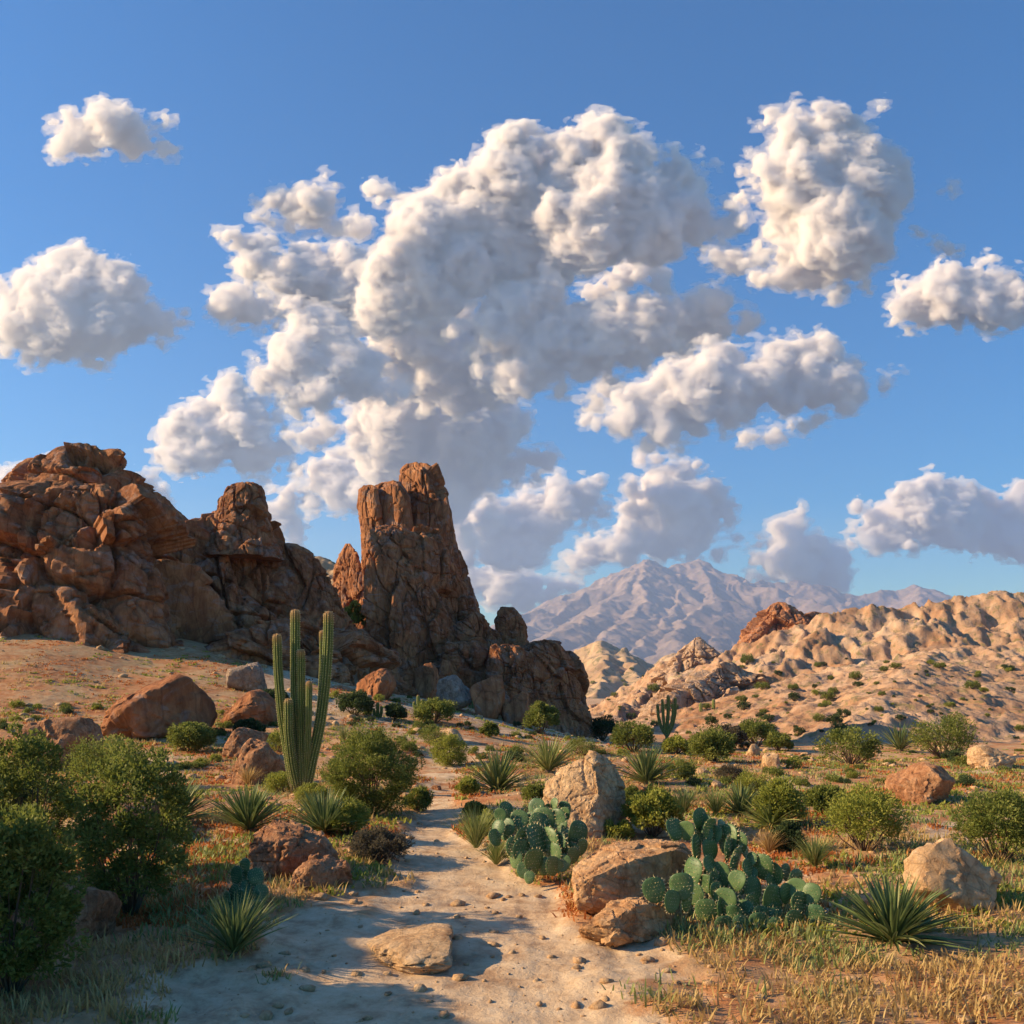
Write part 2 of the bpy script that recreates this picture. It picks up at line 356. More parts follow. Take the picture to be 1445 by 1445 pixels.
# ------------------------------------------------------------------ haze
hz = NT('haze_air'); hz.t.links.clear(); vp = hz.n('ShaderNodeVolumePrincipled')
vp.inputs['Color'].default_value = (.44, .62, 1.0, 1); vp.inputs['Density'].default_value = HAZE; vp.inputs['Anisotropy'].default_value = 0.2
hz.l(vp.outputs[0], hz.out.inputs[1])
_b = np.array([(x, y, z) for x in (-9000, 9000) for y in (-900, 7900) for z in (-260, 1250)], float)
tag(mesh_obj('haze', _b, [(0, 1, 3, 2), (4, 6, 7, 5), (0, 4, 5, 1), (2, 3, 7, 6), (0, 2, 6, 4), (1, 5, 7, 3)], hz.m, smooth=False), kind='stuff')
# ------------------------------------------------------------------ big rock masses
def loft(name, Y, outline, mat, parent=None, dr=0.8, seed=1, amp=0.10, fs=1.0, nz=150, na=220, lean=0.0, sup=2.6, vst=0.45, fine=0.35, origin=None, yc=None, bottom_extra=0.0, skew=0.0):
    """closed rock body from a left/right outline: rows (py, px_left, px_right) top to bottom; real depth from dr"""
    o = np.array(outline, float); t = np.linspace(0, 1, nz); t = np.where(t < .12, t * t / .12 * .5 + t * .5, t)
    py = o[0, 0] + t * (o[-1, 0] - o[0, 0])
    xl = np.interp(py, o[:, 0], o[:, 1]); xr = np.interp(py, o[:, 0], o[:, 2])
    cx = (xl + xr) / 2; a = (xr - xl) / 2 / F * Y; X0 = (cx - CX) / F * Y; Z0 = EYE - (py - HY) / F * Y
    ak = np.maximum(a, 0.5 * np.convolve(np.pad(a, 10, 'edge'), np.ones(21) / 21, 'valid'))
    b = np.convolve(np.pad(ak * dr, 8, 'edge'), np.ones(17) / 17, 'valid') ; b = np.minimum(b, np.maximum(a * 3, .01)); b = b * (0.5 + 0.5 * sm(0, .05, t))
    th = np.linspace(0, 2 * np.pi, na, endpoint=False)
    c, s = np.cos(th), np.sin(th); e = 2 / sup
    ux = np.sign(c) * np.abs(c) ** e; uy = np.sign(s) * np.abs(s) ** e
    Yc = Y + (yc if yc is not None else 0) + lean * (Z0 - Z0[-1])
    P = np.stack([X0[:, None] + a[:, None] * ux[None], Yc[:, None] + b[:, None] * uy[None], np.repeat(Z0[:, None], na, 1)], 2)
    P[..., 1] += skew * (P[..., 0] - X0[:, None])
    size = np.max(a)
    N = np.stack([np.repeat(c[None], nz, 0), np.repeat(s[None], nz, 0), np.repeat((0.25 + 0.9 * (1 - sm(0, .12, t)))[:, None], na, 1)], 2)
    p = P.reshape(-1, 3); n = N.reshape(-1, 3); n /= np.linalg.norm(n, axis=1, keepdims=True)
    w = np.minimum(1, np.repeat(a, na) / (size * 0.35)) * 0.85 + 0.15
    sc = fs / size
    d = amp * size * (1.25 * facet(p, (sc * 1.15, sc * 1.3, sc * 1.3 * vst), seed) + fine * facet(p, (sc * 3.4, sc * 3.4, sc * 3.4 * vst), seed + 11, 1.0, .3) + 0.18 * fine * facet(p, (sc * 9, sc * 9, sc * 9 * (vst * .5 + .5)), seed + 23, 1.0, .3)
                     + 0.22 * fbm(p[:, 0] * sc * 3, p[:, 1] * sc * 3, p[:, 2] * sc * 3 * vst, 5, seed + 31) + .55 * joints(p, sc * 1.5, seed + 41) + .12 * joints(p, sc * 3.6, seed + 43, .05))
    q = p + n * (d * w)[:, None]
    q[-na:, 2] = p[-na:, 2] - bottom_extra
    top = q[:na].mean(0); bot = q[-na:].mean(0)
    v = np.concatenate([q, [top], [bot]]); i = np.arange(nz * na).reshape(nz, na); j = np.roll(i, -1, 1)
    f = [tuple(r) for r in np.stack([i[:-1].ravel(), i[1:].ravel(), j[1:].ravel(), j[:-1].ravel()], 1)]
    f += [(int(i[0, k]), int(j[0, k]), nz * na) for k in range(na)] + [(int(j[-1, k]), int(i[-1, k]), nz * na + 1) for k in range(na)]
    org = np.array(origin if origin is not None else [X0[-1], Yc[-1], Z0[-1]])
    ob = mesh_obj(name, v - org, f, mat, parent)
    shade_sharp(ob, 28)
    if parent is None: ob.location = org
    else: ob.location = org - np.array(parent.location)
    return ob
def shade_sharp(o, ang=35):
    me = o.data
    try: me.set_sharp_from_angle(angle=math.radians(ang))
    except Exception: pass

def boulder(name, loc, size, mat, seed, rz=0.0, planes=16, amp=0.05, sub=5, sink=0.25, parent=None, tilt=(0, 0), hard=14):
    rng = np.random.RandomState(seed)
    bm = bmesh.new(); bmesh.ops.create_icosphere(bm, subdivisions=sub, radius=1.0)
    d = np.array([v.co[:] for v in bm.verts]); f = [tuple(v.index for v in fc.verts) for fc in bm.faces]; bm.free()
    n = rng.normal(size=(planes, 3)); n /= np.linalg.norm(n, axis=1, keepdims=True); h = rng.uniform(0.62, 1.0, planes)
    k = np.maximum(0, d @ n.T) / h; r = 1.0 / np.maximum((k ** hard).sum(1) ** (1 / hard), 1 / 1.25)
    p = d * r[:, None]
    dd = amp * (1.1 * facet(p, (1.7,) * 3, seed, 1.0, .25) + .5 * facet(p, (4.5,) * 3, seed + 5, 1.0, .3) + .5 * joints(p, 1.6, seed + 6) + .6 * fbm(p[:, 0] * 3, p[:, 1] * 3, p[:, 2] * 3, 5, seed + 9))
    p = p + d * dd[:, None]
    p = p * np.array(size) / 2
    e = Matrix.Rotation(rz, 3, 'Z') @ Matrix.Rotation(tilt[0], 3, 'X') @ Matrix.Rotation(tilt[1], 3, 'Y')
    p = p @ np.array(e).T
    p[:, 2] += size[2] * (0.5 - sink)
    o = mesh_obj(name, p, np.array(f), mat, parent); o.location = loc; shade_sharp(o, 30)
    return o

def hull_rock(name, Y, pts, mat, seed, parent=None, amp=.03, fs=6.0, cuts=5, rnd=0.35):
    """rock from the corner points (px, py, depth offset) of its faces"""
    bm = bmesh.new()
    P = [W(x, y, Y + d) for x, y, d in pts]; org = np.array(parent.location) if parent else np.mean(P, 0)
    org = np.array([org[0], org[1], min(p[2] for p in P)]) if not parent else org
    for p in P: bm.verts.new(p - org)
    r = bmesh.ops.convex_hull(bm, input=bm.verts)
    bmesh.ops.delete(bm, geom=[g for g in set(r['geom_interior'] + r['geom_unused']) if isinstance(g, bmesh.types.BMVert)], context='VERTS')
    bmesh.ops.triangulate(bm, faces=bm.faces)
    for k in range(cuts):
        bmesh.ops.subdivide_edges(bm, edges=[e for e in bm.edges if e.calc_length() > .018], cuts=1, use_grid_fill=True)
        if k in (1, 2): bmesh.ops.smooth_vert(bm, verts=bm.verts, factor=rnd, use_axis_x=True, use_axis_y=True, use_axis_z=True)
        bmesh.ops.triangulate(bm, faces=[f for f in bm.faces if len(f.verts) > 3])
    bm.normal_update()
    v = np.array([q.co[:] for q in bm.verts]); n = np.array([q.normal[:] for q in bm.verts]); f = np.array([[q.index for q in t.verts] for t in bm.faces]); bm.free()
    d = facet(v, (fs * .6,) * 3, seed) + .45 * facet(v, (fs * 1.6, fs * 1.6, fs * 2.2), seed + 5) + .2 * facet(v, (fs * 5,) * 3, seed + 8) + .55 * fbm(v[:, 0] * fs, v[:, 1] * fs, v[:, 2] * fs * 1.6, 6, seed + 9, .55)
    d = d + .6 * joints(v, fs * .45, seed + 12)
    o = mesh_obj(name, v + n * (amp * d)[:, None], f, mat, parent); shade_sharp(o, 32)
    if not parent: o.location = org
    return o
# left cliff, continuing out of the picture on the left
cl = empty('rock_cliff', W(250, 1000, 43), 'tall shaded red-brown cliff with a blocky orange summit, left of the rock tower', 'cliff')
loft('cliff_summit', 43, [(684, 338, 356), (690, 322, 362), (705, 310, 366), (722, 306, 372), (745, 290, 384), (790, 270, 400)], RED, cl, 0.9, 3, .16, 1.3, 90, 160, skew=-0.2)
loft('cliff_face', 43, [(722, 285, 340), (735, 255, 374), (760, 225, 391), (800, 185, 408), (850, 160, 432), (900, 120, 470), (950, 85, 510), (1010, 60, 540)], RED, cl, 0.75, 12, .13, 2.0, 240, 360, vst=.7, skew=0.6)
loft('cliff_shoulder', 45, [(770, 405, 416), (778, 396, 428), (800, 388, 452), (830, 380, 474), (870, 370, 492), (910, 360, 520), (945, 350, 545), (1000, 340, 560)], RED, cl, 0.75, 23, .12, 1.8, 160, 260, vst=.6, skew=0.6)
loft('cliff_wing', 36, [(682, 60, 165), (700, 20, 195), (730, -40, 215), (765, -80, 235), (830, -140, 265), (880, -200, 290), (940, -260, 315), (1010, -320, 330)], RED, cl, 0.6, 33, .12, 2.0, 160, 260, vst=.7)  # cliff continued left, raised and widened so its shadow covers the slope

loft('cliff_shade_mass', 49.5, [(628, 90, 140), (640, 60, 175), (665, 20, 215), (700, -30, 250), (760, -90, 290), (850, -160, 330), (950, -220, 370)], RED, cl, 0.22, 35, .12, 2.0, 160, 260, vst=.7)  # thin mass added out left to shade the tower's lower front
loft('cliff_foot', 37, [(868, 395, 415), (878, 370, 445), (895, 330, 480), (920, 290, 522), (950, 262, 556), (985, 240, 580), (1015, 225, 590)], RED, cl, 0.55, 37, .14, 2.2, 150, 280, vst=.8, skew=.35)
# the rock tower
TY = 56
tw = empty('rock_tower', W(590, 1000, TY), 'tallest orange-brown rock tower with a sunlit column top and dark front buttress', 'rock tower')
loft('summit_column', TY + 3, [(650, 570, 592), (654, 558, 601), (663, 555, 612), (690, 556, 627), (720, 556, 638), (760, 552, 652), (800, 548, 662), (850, 546, 672), (900, 545, 680), (960, 540, 690)], RED, tw, 0.8, 41, .12, 1.5, 240, 260, vst=.3, skew=-0.5)
loft('middle_column', TY + 2, [(680, 530, 556), (686, 523, 566), (706, 518, 580), (760, 515, 588), (850, 520, 580), (940, 515, 590)], RED, tw, 0.8, 47, .10, 1.4, 180, 200, vst=.3, skew=-0.6)
loft('left_column', TY + 1.5, [(684, 511, 526), (689, 504, 534), (715, 503, 538), (745, 507, 545), (790, 507, 545), (830, 505, 550), (870, 500, 555), (940, 495, 560)], RED, tw, 0.9, 53, .10, 1.4, 180, 200, vst=.3, skew=-0.6)
loft('side_shoulder', TY + 2.5, [(767, 488, 495), (775, 483, 503), (800, 474, 512), (840, 468, 520), (890, 464, 530), (940, 460, 540)], RED, tw, 0.8, 59, .14, 1.5, 110, 160, vst=.5, skew=-0.7)
loft('front_buttress', TY - 3.5, [(742, 545, 556), (748, 536, 612), (760, 530, 628), (790, 526, 646), (820, 526, 659), (860, 524, 667), (900, 514, 668), (940, 508, 680), (990, 500, 700)], RED, tw, 0.62, 61, .12, 1.9, 240, 300, vst=.45, sup=3, skew=0.75)
loft('lower_buttress', TY - 5.5, [(805, 570, 590), (815, 560, 605), (840, 556, 620), (880, 552, 640), (930, 548, 655), (985, 540, 668)], RED, tw, 0.6, 67, .13, 1.7, 140, 200, vst=.55, skew=0.7)
sk = empty('rock_outcrop', W(670, 1000, TY - 3), 'jagged dark red outcrop stepping down right from the foot of the tower', 'outcrop')
loft('outcrop_peak', TY - 4, [(863, 668, 675), (870, 660, 684), (885, 640, 697), (905, 620, 706), (940, 606, 715), (1000, 590, 735)], RED, sk, 0.7, 71, .14, 1.7, 150, 200, vst=.5, skew=0.5)
loft('outcrop_block', TY - 6, [(905, 640, 670), (915, 628, 690), (940, 618, 705), (985, 610, 715), (1010, 600, 725)], RED, sk, 0.7, 73, .13, 1.7, 110, 180, vst=.7, skew=0.5)
dm = empty('domed_rock', W(765, 1020, TY - 4), 'domed dark red rock at the right end of the tower ridge', 'rock')
loft('dome_front', TY - 5, [(903, 752, 775), (908, 738, 792), (920, 722, 806), (940, 710, 820), (965, 702, 829), (990, 696, 829), (1010, 692, 838), (1040, 690, 850)], RED, dm, 0.7, 79, .10, 1.7, 180, 240, vst=.7, skew=0.6)
loft('dome_side', TY - 7, [(908, 705, 722), (915, 696, 738), (935, 688, 750), (975, 680, 762), (1020, 670, 775)], RED, dm, 0.7, 83, .13, 1.7, 110, 180, vst=.7, skew=0.4)
k = loft('knob_boulder', TY - 2, [(857, 710, 724), (862, 703, 732), (875, 698, 739), (890, 700, 743), (905, 704, 745), (925, 700, 750)], RED, None, 0.85, 89, .10, 1.5, 80, 140, vst=.8)
tag(k, 'round sunlit orange knob of rock balanced between outcrop and dome', 'boulder')

cr = empty('rock_crag', W(1110, 910, 215), 'dark red-brown crag crowning the pale slope at the right', 'crag')
loft('crag_peak', 215, [(850, 1098, 1108), (857, 1086, 1118), (870, 1074, 1135), (885, 1064, 1160), (905, 1050, 1200), (925, 1040, 1230)], RED, cr, 0.7, 101, .13, 2.2, 110, 200, vst=.6)
loft('crag_shoulder', 216, [(862, 1150, 1170), (872, 1125, 1210), (890, 1100, 1250), (925, 1080, 1290)], RED, cr, 0.7, 103, .13, 2.2, 90, 200, vst=.6)
PINK = rock_mat('pale_pink_rock', (0.30, 0.16, 0.09), (0.46, 0.29, 0.18), (0.58, 0.41, 0.27), 0.3, 0.6)
pk = loft('rock_pinnacle', 248, [(900, 983, 987), (906, 977, 992), (916, 966, 1001), (930, 951, 1014), (950, 930, 1030), (978, 905, 1050)], PINK, None, 0.7, 105, .13, 2.0, 110, 200, vst=.5)
tag(pk, 'pale pink pyramid of rock on the middle hill', 'pinnacle')
bl = loft('rock_bluff', 172, [(935, 1020, 1034), (942, 1010, 1044), (953, 990, 1060), (962, 968, 1095), (975, 940, 1125), (990, 918, 1135), (1012, 900, 1140)], PINK, None, 0.35, 107, .12, 3.0, 110, 240, vst=.35, sup=3.2, skew=.5)
tag(bl, 'shaded vertical rock bluff below the pale pink pyramid', 'bluff')
# ------------------------------------------------------------------ clouds: real billowing bodies, far beyond the haze
import openvdb
def cloud_mat(name, dens, col):
    m = bpy.data.materials.new(name); m.use_nodes = True; t = m.node_tree; t.nodes.clear()
    o = t.nodes.new('ShaderNodeOutputMaterial'); v = t.nodes.new('ShaderNodeVolumePrincipled')
    v.inputs['Color'].default_value = (*col, 1); v.inputs['Density'].default_value = dens; v.inputs['Anisotropy'].default_value = 0.0
    t.links.new(v.outputs[0], o.inputs[1]); return m
CC = (.966, .940, .934)
CM = [cloud_mat('cloud_veil_air', .0026, CC), cloud_mat('cloud_body_air', .0115, CC), cloud_mat('cloud_core_air', .022, CC)]
def cloud(label, blobs, D, seed, wisps=18, vox=2.0, amp=1.0, group='clouds across the sky', squash=1.0):
    rng = np.random.RandomState(seed)
    B = []
    for b in blobs:
        x, y, r = b[:3]; r *= 1.24; B.append((x, y, rng.uniform(-.45, .45) * r * 1.2, r))
    nb = len(B)
    for k in range(nb):                                   # smaller puffs on the big ones
        x, y, z, r = B[k]
        for q in range(7):
            a = rng.uniform(0, 2 * np.pi); e = rng.uniform(-.7, .9); rr = r * rng.uniform(.22, .45)
            B.append((x + math.cos(a) * r * .85, y - abs(math.sin(a)) * r * .8 * (1 if rng.rand() < .7 else -.8), z + e * r * .7, rr))
    for k in range(int(wisps * 1.8)):                                # torn flecks off the edge
        x, y, z, r = B[rng.randint(nb)]; a = rng.uniform(0, 2 * np.pi); q = r * rng.uniform(1.15, 1.9)
        for s in range(4):
            B.append((x + math.cos(a) * q * 1.15 + rng.normal() * 6, y + math.sin(a) * q * .8 + rng.normal() * 4, z + rng.normal() * 6, rng.uniform(1.8, 6.0)))
    B = np.array(B); pad = 16
    lo = np.min(B[:, :3] - B[:, 3:], 0) - pad; hi = np.max(B[:, :3] + B[:, 3:], 0) + pad
    n = np.ceil((hi - lo) / vox).astype(int) + 1
    S = np.full(n, -60.0, np.float32)
    for x, y, z, r in B:
        rr = r + 14; a = np.maximum(((np.array([x, y, z]) - rr - lo) / vox).astype(int), 0); b = np.minimum(((np.array([x, y, z]) + rr - lo) / vox).astype(int) + 2, n)
        if (b <= a).any(): continue
        g = [lo[i] + vox * np.arange(a[i], b[i]) for i in range(3)]
        d = np.sqrt((g[0][:, None, None] - x) ** 2 + ((g[1][None, :, None] - y) * squash) ** 2 + (g[2][None, None, :] - z) ** 2)
        f = (r - d).astype(np.float32); v = S[a[0]:b[0], a[1]:b[1], a[2]:b[2]]
        k = 5.0; h = np.clip(1 - np.abs(v - f) / k, 0, 1); v[...] = np.maximum(v, f) + h * h * k * .25
    band = (S > -18) & (S < 24)
    ix = np.nonzero(band); P = [lo[i] + vox * ix[i] for i in range(3)]
    N = 8.5 * fbm(P[0] / 34, P[1] / 34, P[2] / 34, 2, seed, 0.6) * 1.6 - 4.6 * fbm(P[0] / 15, P[1] / 15, P[2] / 15, 3, seed + 7, 0.55, billow=True) * -1
    N = N + 3.2 * fbm(P[0] / 6.5, P[1] / 5.5, P[2] / 5.5, 2, seed + 17, 0.6)
    S[ix] += (amp * (N - 1.0)).astype(np.float32)
    root = None
    w = perlin(P[0] / 26 + P[1] / 60, P[1] / 9, P[2] / 20, seed + 30) * 14 + perlin(P[0] / 11, P[1] / 6, P[2] / 9, seed + 31) * 8
    S0 = S.copy(); S0[ix] += w.astype(np.float32)
    for nm, Sx, iso, mt in (('cloud', S, 0.0, CM[1]), ('veil', S0, -5.5, CM[0]), ('core', S, 6.0, CM[2])):
        gr = openvdb.FloatGrid(-60.0); gr.copyFromArray(np.ascontiguousarray(Sx)); pts, quads = gr.convertToQuads(isovalue=iso)
        if len(pts) < 8 or (nm == 'core' and nb <= 8): continue
        p = pts * vox + lo; Yd = D * (1 + p[:, 2] / F)
        v = np.stack([(p[:, 0] - CX) / F * Yd, Yd, EYE - (p[:, 1] - HY) / F * Yd], 1)
        if root is None: c = v.mean(0)
        o = mesh_obj(nm, v - c, quads[:, ::-1].astype(np.int32), mt, root)
        if root is None: root = o; root.location = c; tag(root, label, 'cloud', group)
    o = root
    return o
CLOUDS = [
('largest white cloud towering over the middle of the sky with a long grey base', 14000, 30, 1, [(720,215,26),(715,250,36),(640,265,22),(635,300,38),(600,330,40),(570,370,33),(680,305,46),(740,290,46),(810,215,24),(800,260,38),(850,200,30),(880,230,34),(860,270,46),(830,320,52),(900,290,40),(945,258,26),(960,295,33),(920,320,40),(980,318,22),(1010,320,10),(1035,322,5),(760,345,50),(700,350,50),(650,370,46),(600,390,42),(560,420,38),(620,415,32),(540,445,26)]),
('billowy white cloud stretching left from the foot of the largest cloud', 16500, 22, 1, [(360,365,22),(345,350,12),(395,387,22),(420,398,20),(450,390,26),(480,380,26),(500,410,28),(470,420,26),(440,415,20),(510,440,24),(410,428,12)]),
('heavy grey-bellied cloud on the left with a dark pointed tail', 12500, 14, 1, [(430,470,24),(460,475,22),(410,500,25),(440,512,32),(480,518,32),(505,532,26),(450,545,25),(400,540,18),(370,545,10),(420,562,12),(550,545,7),(530,542,12),(570,545,4)]),
('long grey cloud bank with ragged white top across the middle of the sky', 13500, 24, 1, [(740,430,28),(770,415,18),(705,465,26),(740,480,36),(780,470,33),(750,520,28),(725,530,22),(820,480,36),(860,470,36),(900,460,33),(940,460,30),(980,450,26),(1003,430,18),(1015,460,14),(1050,462,7),(880,500,16),(820,510,18),(930,490,14),(960,490,10)]),
('small hooked white cloud curling above the long grey cloud bank', 16500, 10, 1, [(870,420,16),(868,400,14),(882,386,13),(900,380,11),(918,384,9),(926,398,8)]),
('cream cloud filling the gap between the largest cloud and the pale lower cloud', 17500, 18, 1, [(600,480,33),(645,465,22),(560,490,28),(650,500,32),(620,520,36),(675,478,18),(540,510,18),(690,530,30),(650,550,28),(590,535,25)]),
('wide pale peach cloud behind the summit of the rock tower', 19500, 16, .9, [(560,590,42),(605,600,52),(650,610,52),(545,645,35),(595,660,50),(700,605,32),(655,655,42),(525,600,14),(620,690,40)]),
('fluffy pinkish cloud on the right reaching the long streak of sky', 11500, 22, 1, [(885,585,20),(915,570,27),(950,560,33),(985,552,36),(1012,530,28),(1030,512,18),(1040,550,32),(940,600,22),(1080,535,30),(1110,515,28),(1115,550,26),(1150,530,36),(975,585,22),(1190,545,26)]),
('tall bright cream cloud at the upper right, cut by deep blue sky', 12000, 30, 1, [(1122,200,28),(1135,250,42),(1100,268,22),(1078,262,12),(1135,310,38),(1110,335,18),(1145,370,34),(1112,388,16),(1170,220,45),(1190,320,55),(1220,260,50),(1110,180,14)]),
('small ragged cloud alone in blue sky at the upper left', 12500, 12, 1, [(435,285,20),(443,270,12),(412,293,16),(388,290,8),(372,296,5),(440,308,14),(453,300,13),(405,318,6),(465,320,6)]),
('peach cloud rising behind the left cliff', 25000, 12, 1, [(345,600,28),(352,632,24),(375,642,14),(325,575,28),(300,610,36),(260,630,30),(390,640,8)]),
('tiny white cloud low between peach cloud and grey-bellied cloud', 18000, 5, 1, [(440,610,9),(428,618,5),(447,605,6)]),
('small cream cloud at the left beneath the billowy white cloud', 14000, 8, 1, [(340,432,20),(360,440,13),(382,443,10),(320,430,20),(395,438,5)]),
('puffy peach cloud between the left cliff and the rock tower', 23500, 10, 1, [(482,662,18),(470,690,16),(500,682,22),(455,672,8),(490,705,16)]),
('small low cloud just right of the cliff summit', 28000, 8, 1, [(408,700,11),(396,716,12),(412,730,9),(398,740,9),(386,725,10)]),
('lavender cloud low in the sky right of the tower', 26500, 16, .9, [(725,735,18),(760,738,26),(795,712,22),(828,700,15),(782,700,16),(690,733,22),(660,742,16),(745,768,22),(705,772,22),(650,770,16)]),
('big rosy cumulus cloud directly above the blue mountain', 21500, 20, 1, [(930,690,22),(950,695,30),(920,730,28),(968,720,36),(1000,705,20),(930,758,25),(892,765,18),(862,775,14),(980,750,22),(835,785,10),(815,790,6)]),
('tiny pink cloud right of the pale peach cloud', 20000, 6, 1, [(735,660,12),(750,652,9),(762,648,6),(722,668,6)]),
('low flat pale cloud streak beside the tower foot', 30000, 4, .7, [(660,812,12),(690,818,16),(720,822,16),(750,828,14),(780,832,10),(805,828,7),(700,840,14),(740,848,12)]),
('rosy cloud at the right above the blue mountain shoulder', 18500, 8, 1, [(1112,775,20),(1092,792,14),(1130,790,28),(1165,800,26),(1120,750,12)]),
('thin torn cloud wisp right of the long grey cloud bank', 13000, 12, 1, [(1020,375,5),(1032,380,4),(1045,372,4),(1010,372,3),(1060,385,3),(1070,370,3),(1080,392,3)]),
('thin slanting cloud streak low on the right', 16000, 4, 1, [(1052,622,4),(1066,618,5),(1082,613,5),(1100,608,5),(1118,603,5)]),
('small white cloud floating under the long grey cloud bank', 15000, 6, 1, [(840,560,9),(852,555,6),(834,568,5)]),
('very small cloud shreds above the billowy white cloud', 14500, 8, 1, [(540,268,5),(548,280,4),(562,292,4),(500,320,5),(530,365,6),(520,375,4)]),
('broad white cloud far out at the left with a grey base', 14000, 16, 1, [(60,420,34),(100,400,42),(150,410,38),(30,450,34),(90,450,46),(140,455,40),(190,450,24),(230,460,12)]),
('rounded cloud high at the far left', 13000, 12, 1, [(120,190,22),(150,175,26),(180,195,22),(90,205,14),(210,205,10)]),
('low long cloud over the far left cliffs', 31000, 10, 1, [(60,690,24),(100,680,30),(150,690,26),(20,700,30),(200,700,16)]),
('low rosy cloud bank at the far right', 28000, 12, 1, [(1260,740,26),(1300,720,34),(1350,730,34),(1400,745,28),(1440,740,34),(1230,755,14)]),
('flat cloud at the far right in the middle of the sky', 17000, 12, 1, [(1300,430,22),(1340,415,30),(1390,420,30),(1430,430,26),(1270,440,12)]),
]
for _i, (_l, _D, _w, _a, _b) in enumerate(CLOUDS):
    cloud(_l, _b, _D, 100 + _i, _w, 2.0 if _D < 20000 else 2.2, _a)
# ------------------------------------------------------------------ plant materials
def leaf_mat(name, c1, c2, c3, trans=0.35, rough=0.6, tcol=None):
    m = NT(name); a = m.attr('rnd')
    c = m.ramp(a, [(0.0, c1), (0.5, c2), (1.0, c3)]); m.color(c); m.b.inputs['Roughness'].default_value = rough
    tr = m.n('ShaderNodeBsdfTranslucent'); m.l(m.mix(0.5, c, tcol or tuple(min(1, x * 1.8) for x in c2)), tr.inputs[0])
    mx = m.n('ShaderNodeMixShader'); mx.inputs[0].default_value = trans
    m.l(m.b.outputs[0], mx.inputs[1]); m.l(tr.outputs[0], mx.inputs[2]); m.l(mx.outputs[0], m.out.inputs[0]); return m.m
OLIVE = leaf_mat('olive_leaf', (0.07, 0.095, 0.025), (0.16, 0.19, 0.04), (0.34, 0.33, 0.09))
LIME = leaf_mat('lime_leaf', (0.13, 0.16, 0.03), (0.26, 0.28, 0.05), (0.42, 0.39, 0.10))
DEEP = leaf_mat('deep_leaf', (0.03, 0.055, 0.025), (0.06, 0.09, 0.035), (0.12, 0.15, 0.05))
DUSK = leaf_mat('purple_brown_leaf', (0.05, 0.04, 0.035), (0.10, 0.085, 0.06), (0.17, 0.15, 0.09))
YUC = leaf_mat('yucca_blade', (0.09, 0.13, 0.05), (0.15, 0.20, 0.07), (0.28, 0.29, 0.12), 0.2, 0.45)
YUCL = leaf_mat('pale_yucca_blade', (0.14, 0.18, 0.05), (0.22, 0.26, 0.08), (0.38, 0.37, 0.15), 0.25, 0.45)
STRAW = leaf_mat('straw', (0.30, 0.19, 0.07), (0.46, 0.31, 0.12), (0.58, 0.45, 0.20), 0.3)
RUST = leaf_mat('rust_leaf', (0.28, 0.08, 0.02), (0.42, 0.14, 0.04), (0.50, 0.25, 0.08), 0.3)
WOOD = NT('bark').color((0.13, 0.09, 0.06)).m
SPINE = NT('spine').color((0.80, 0.66, 0.38)).m

def fix_rnd(o, r): attr(o, 'rnd', r); return o
def tube(path, radii, n=6):
    path = np.asarray(path, float); V = []; Fc = []
    T = np.gradient(path, axis=0); T /= np.linalg.norm(T, axis=1, keepdims=True)
    up = np.array([0.3, 1, 0.1]); 
    for i, (p, t, r) in enumerate(zip(path, T, radii)):
        a = np.cross(t, up); a /= np.linalg.norm(a); b = np.cross(t, a)
        for k in range(n): th = 2 * np.pi * k / n; V.append(p + r * (math.cos(th) * a + math.sin(th) * b))
    for i in range(len(path) - 1):
        for k in range(n): Fc.append((i * n + k, i * n + (k + 1) % n, (i + 1) * n + (k + 1) % n, (i + 1) * n + k))
    return V, Fc
def leaves(rng, c, nrm, ln, wd):
    """rhombus leaves: centres c, outward directions nrm"""
    n = len(c); r = rng.normal(size=(n, 3)); d = nrm * .9 + r * .7; d /= np.linalg.norm(d, axis=1, keepdims=True)
    s = np.cross(d, rng.normal(size=(n, 3))); s /= np.linalg.norm(s, axis=1, keepdims=True)
    l = ln * rng.uniform(.6, 1.3, (n, 1)); w = wd * rng.uniform(.7, 1.2, (n, 1)); up = np.cross(d, s) * w * .35
    V = np.stack([c - d * l * .5, c + s * w * .5 + up, c + d * l * .5, c - s * w * .5 + up], 1).reshape(-1, 3)
    i = np.arange(n)[:, None] * 4
    return V, np.concatenate([i, i + 1, i + 2, i + 3], 1)
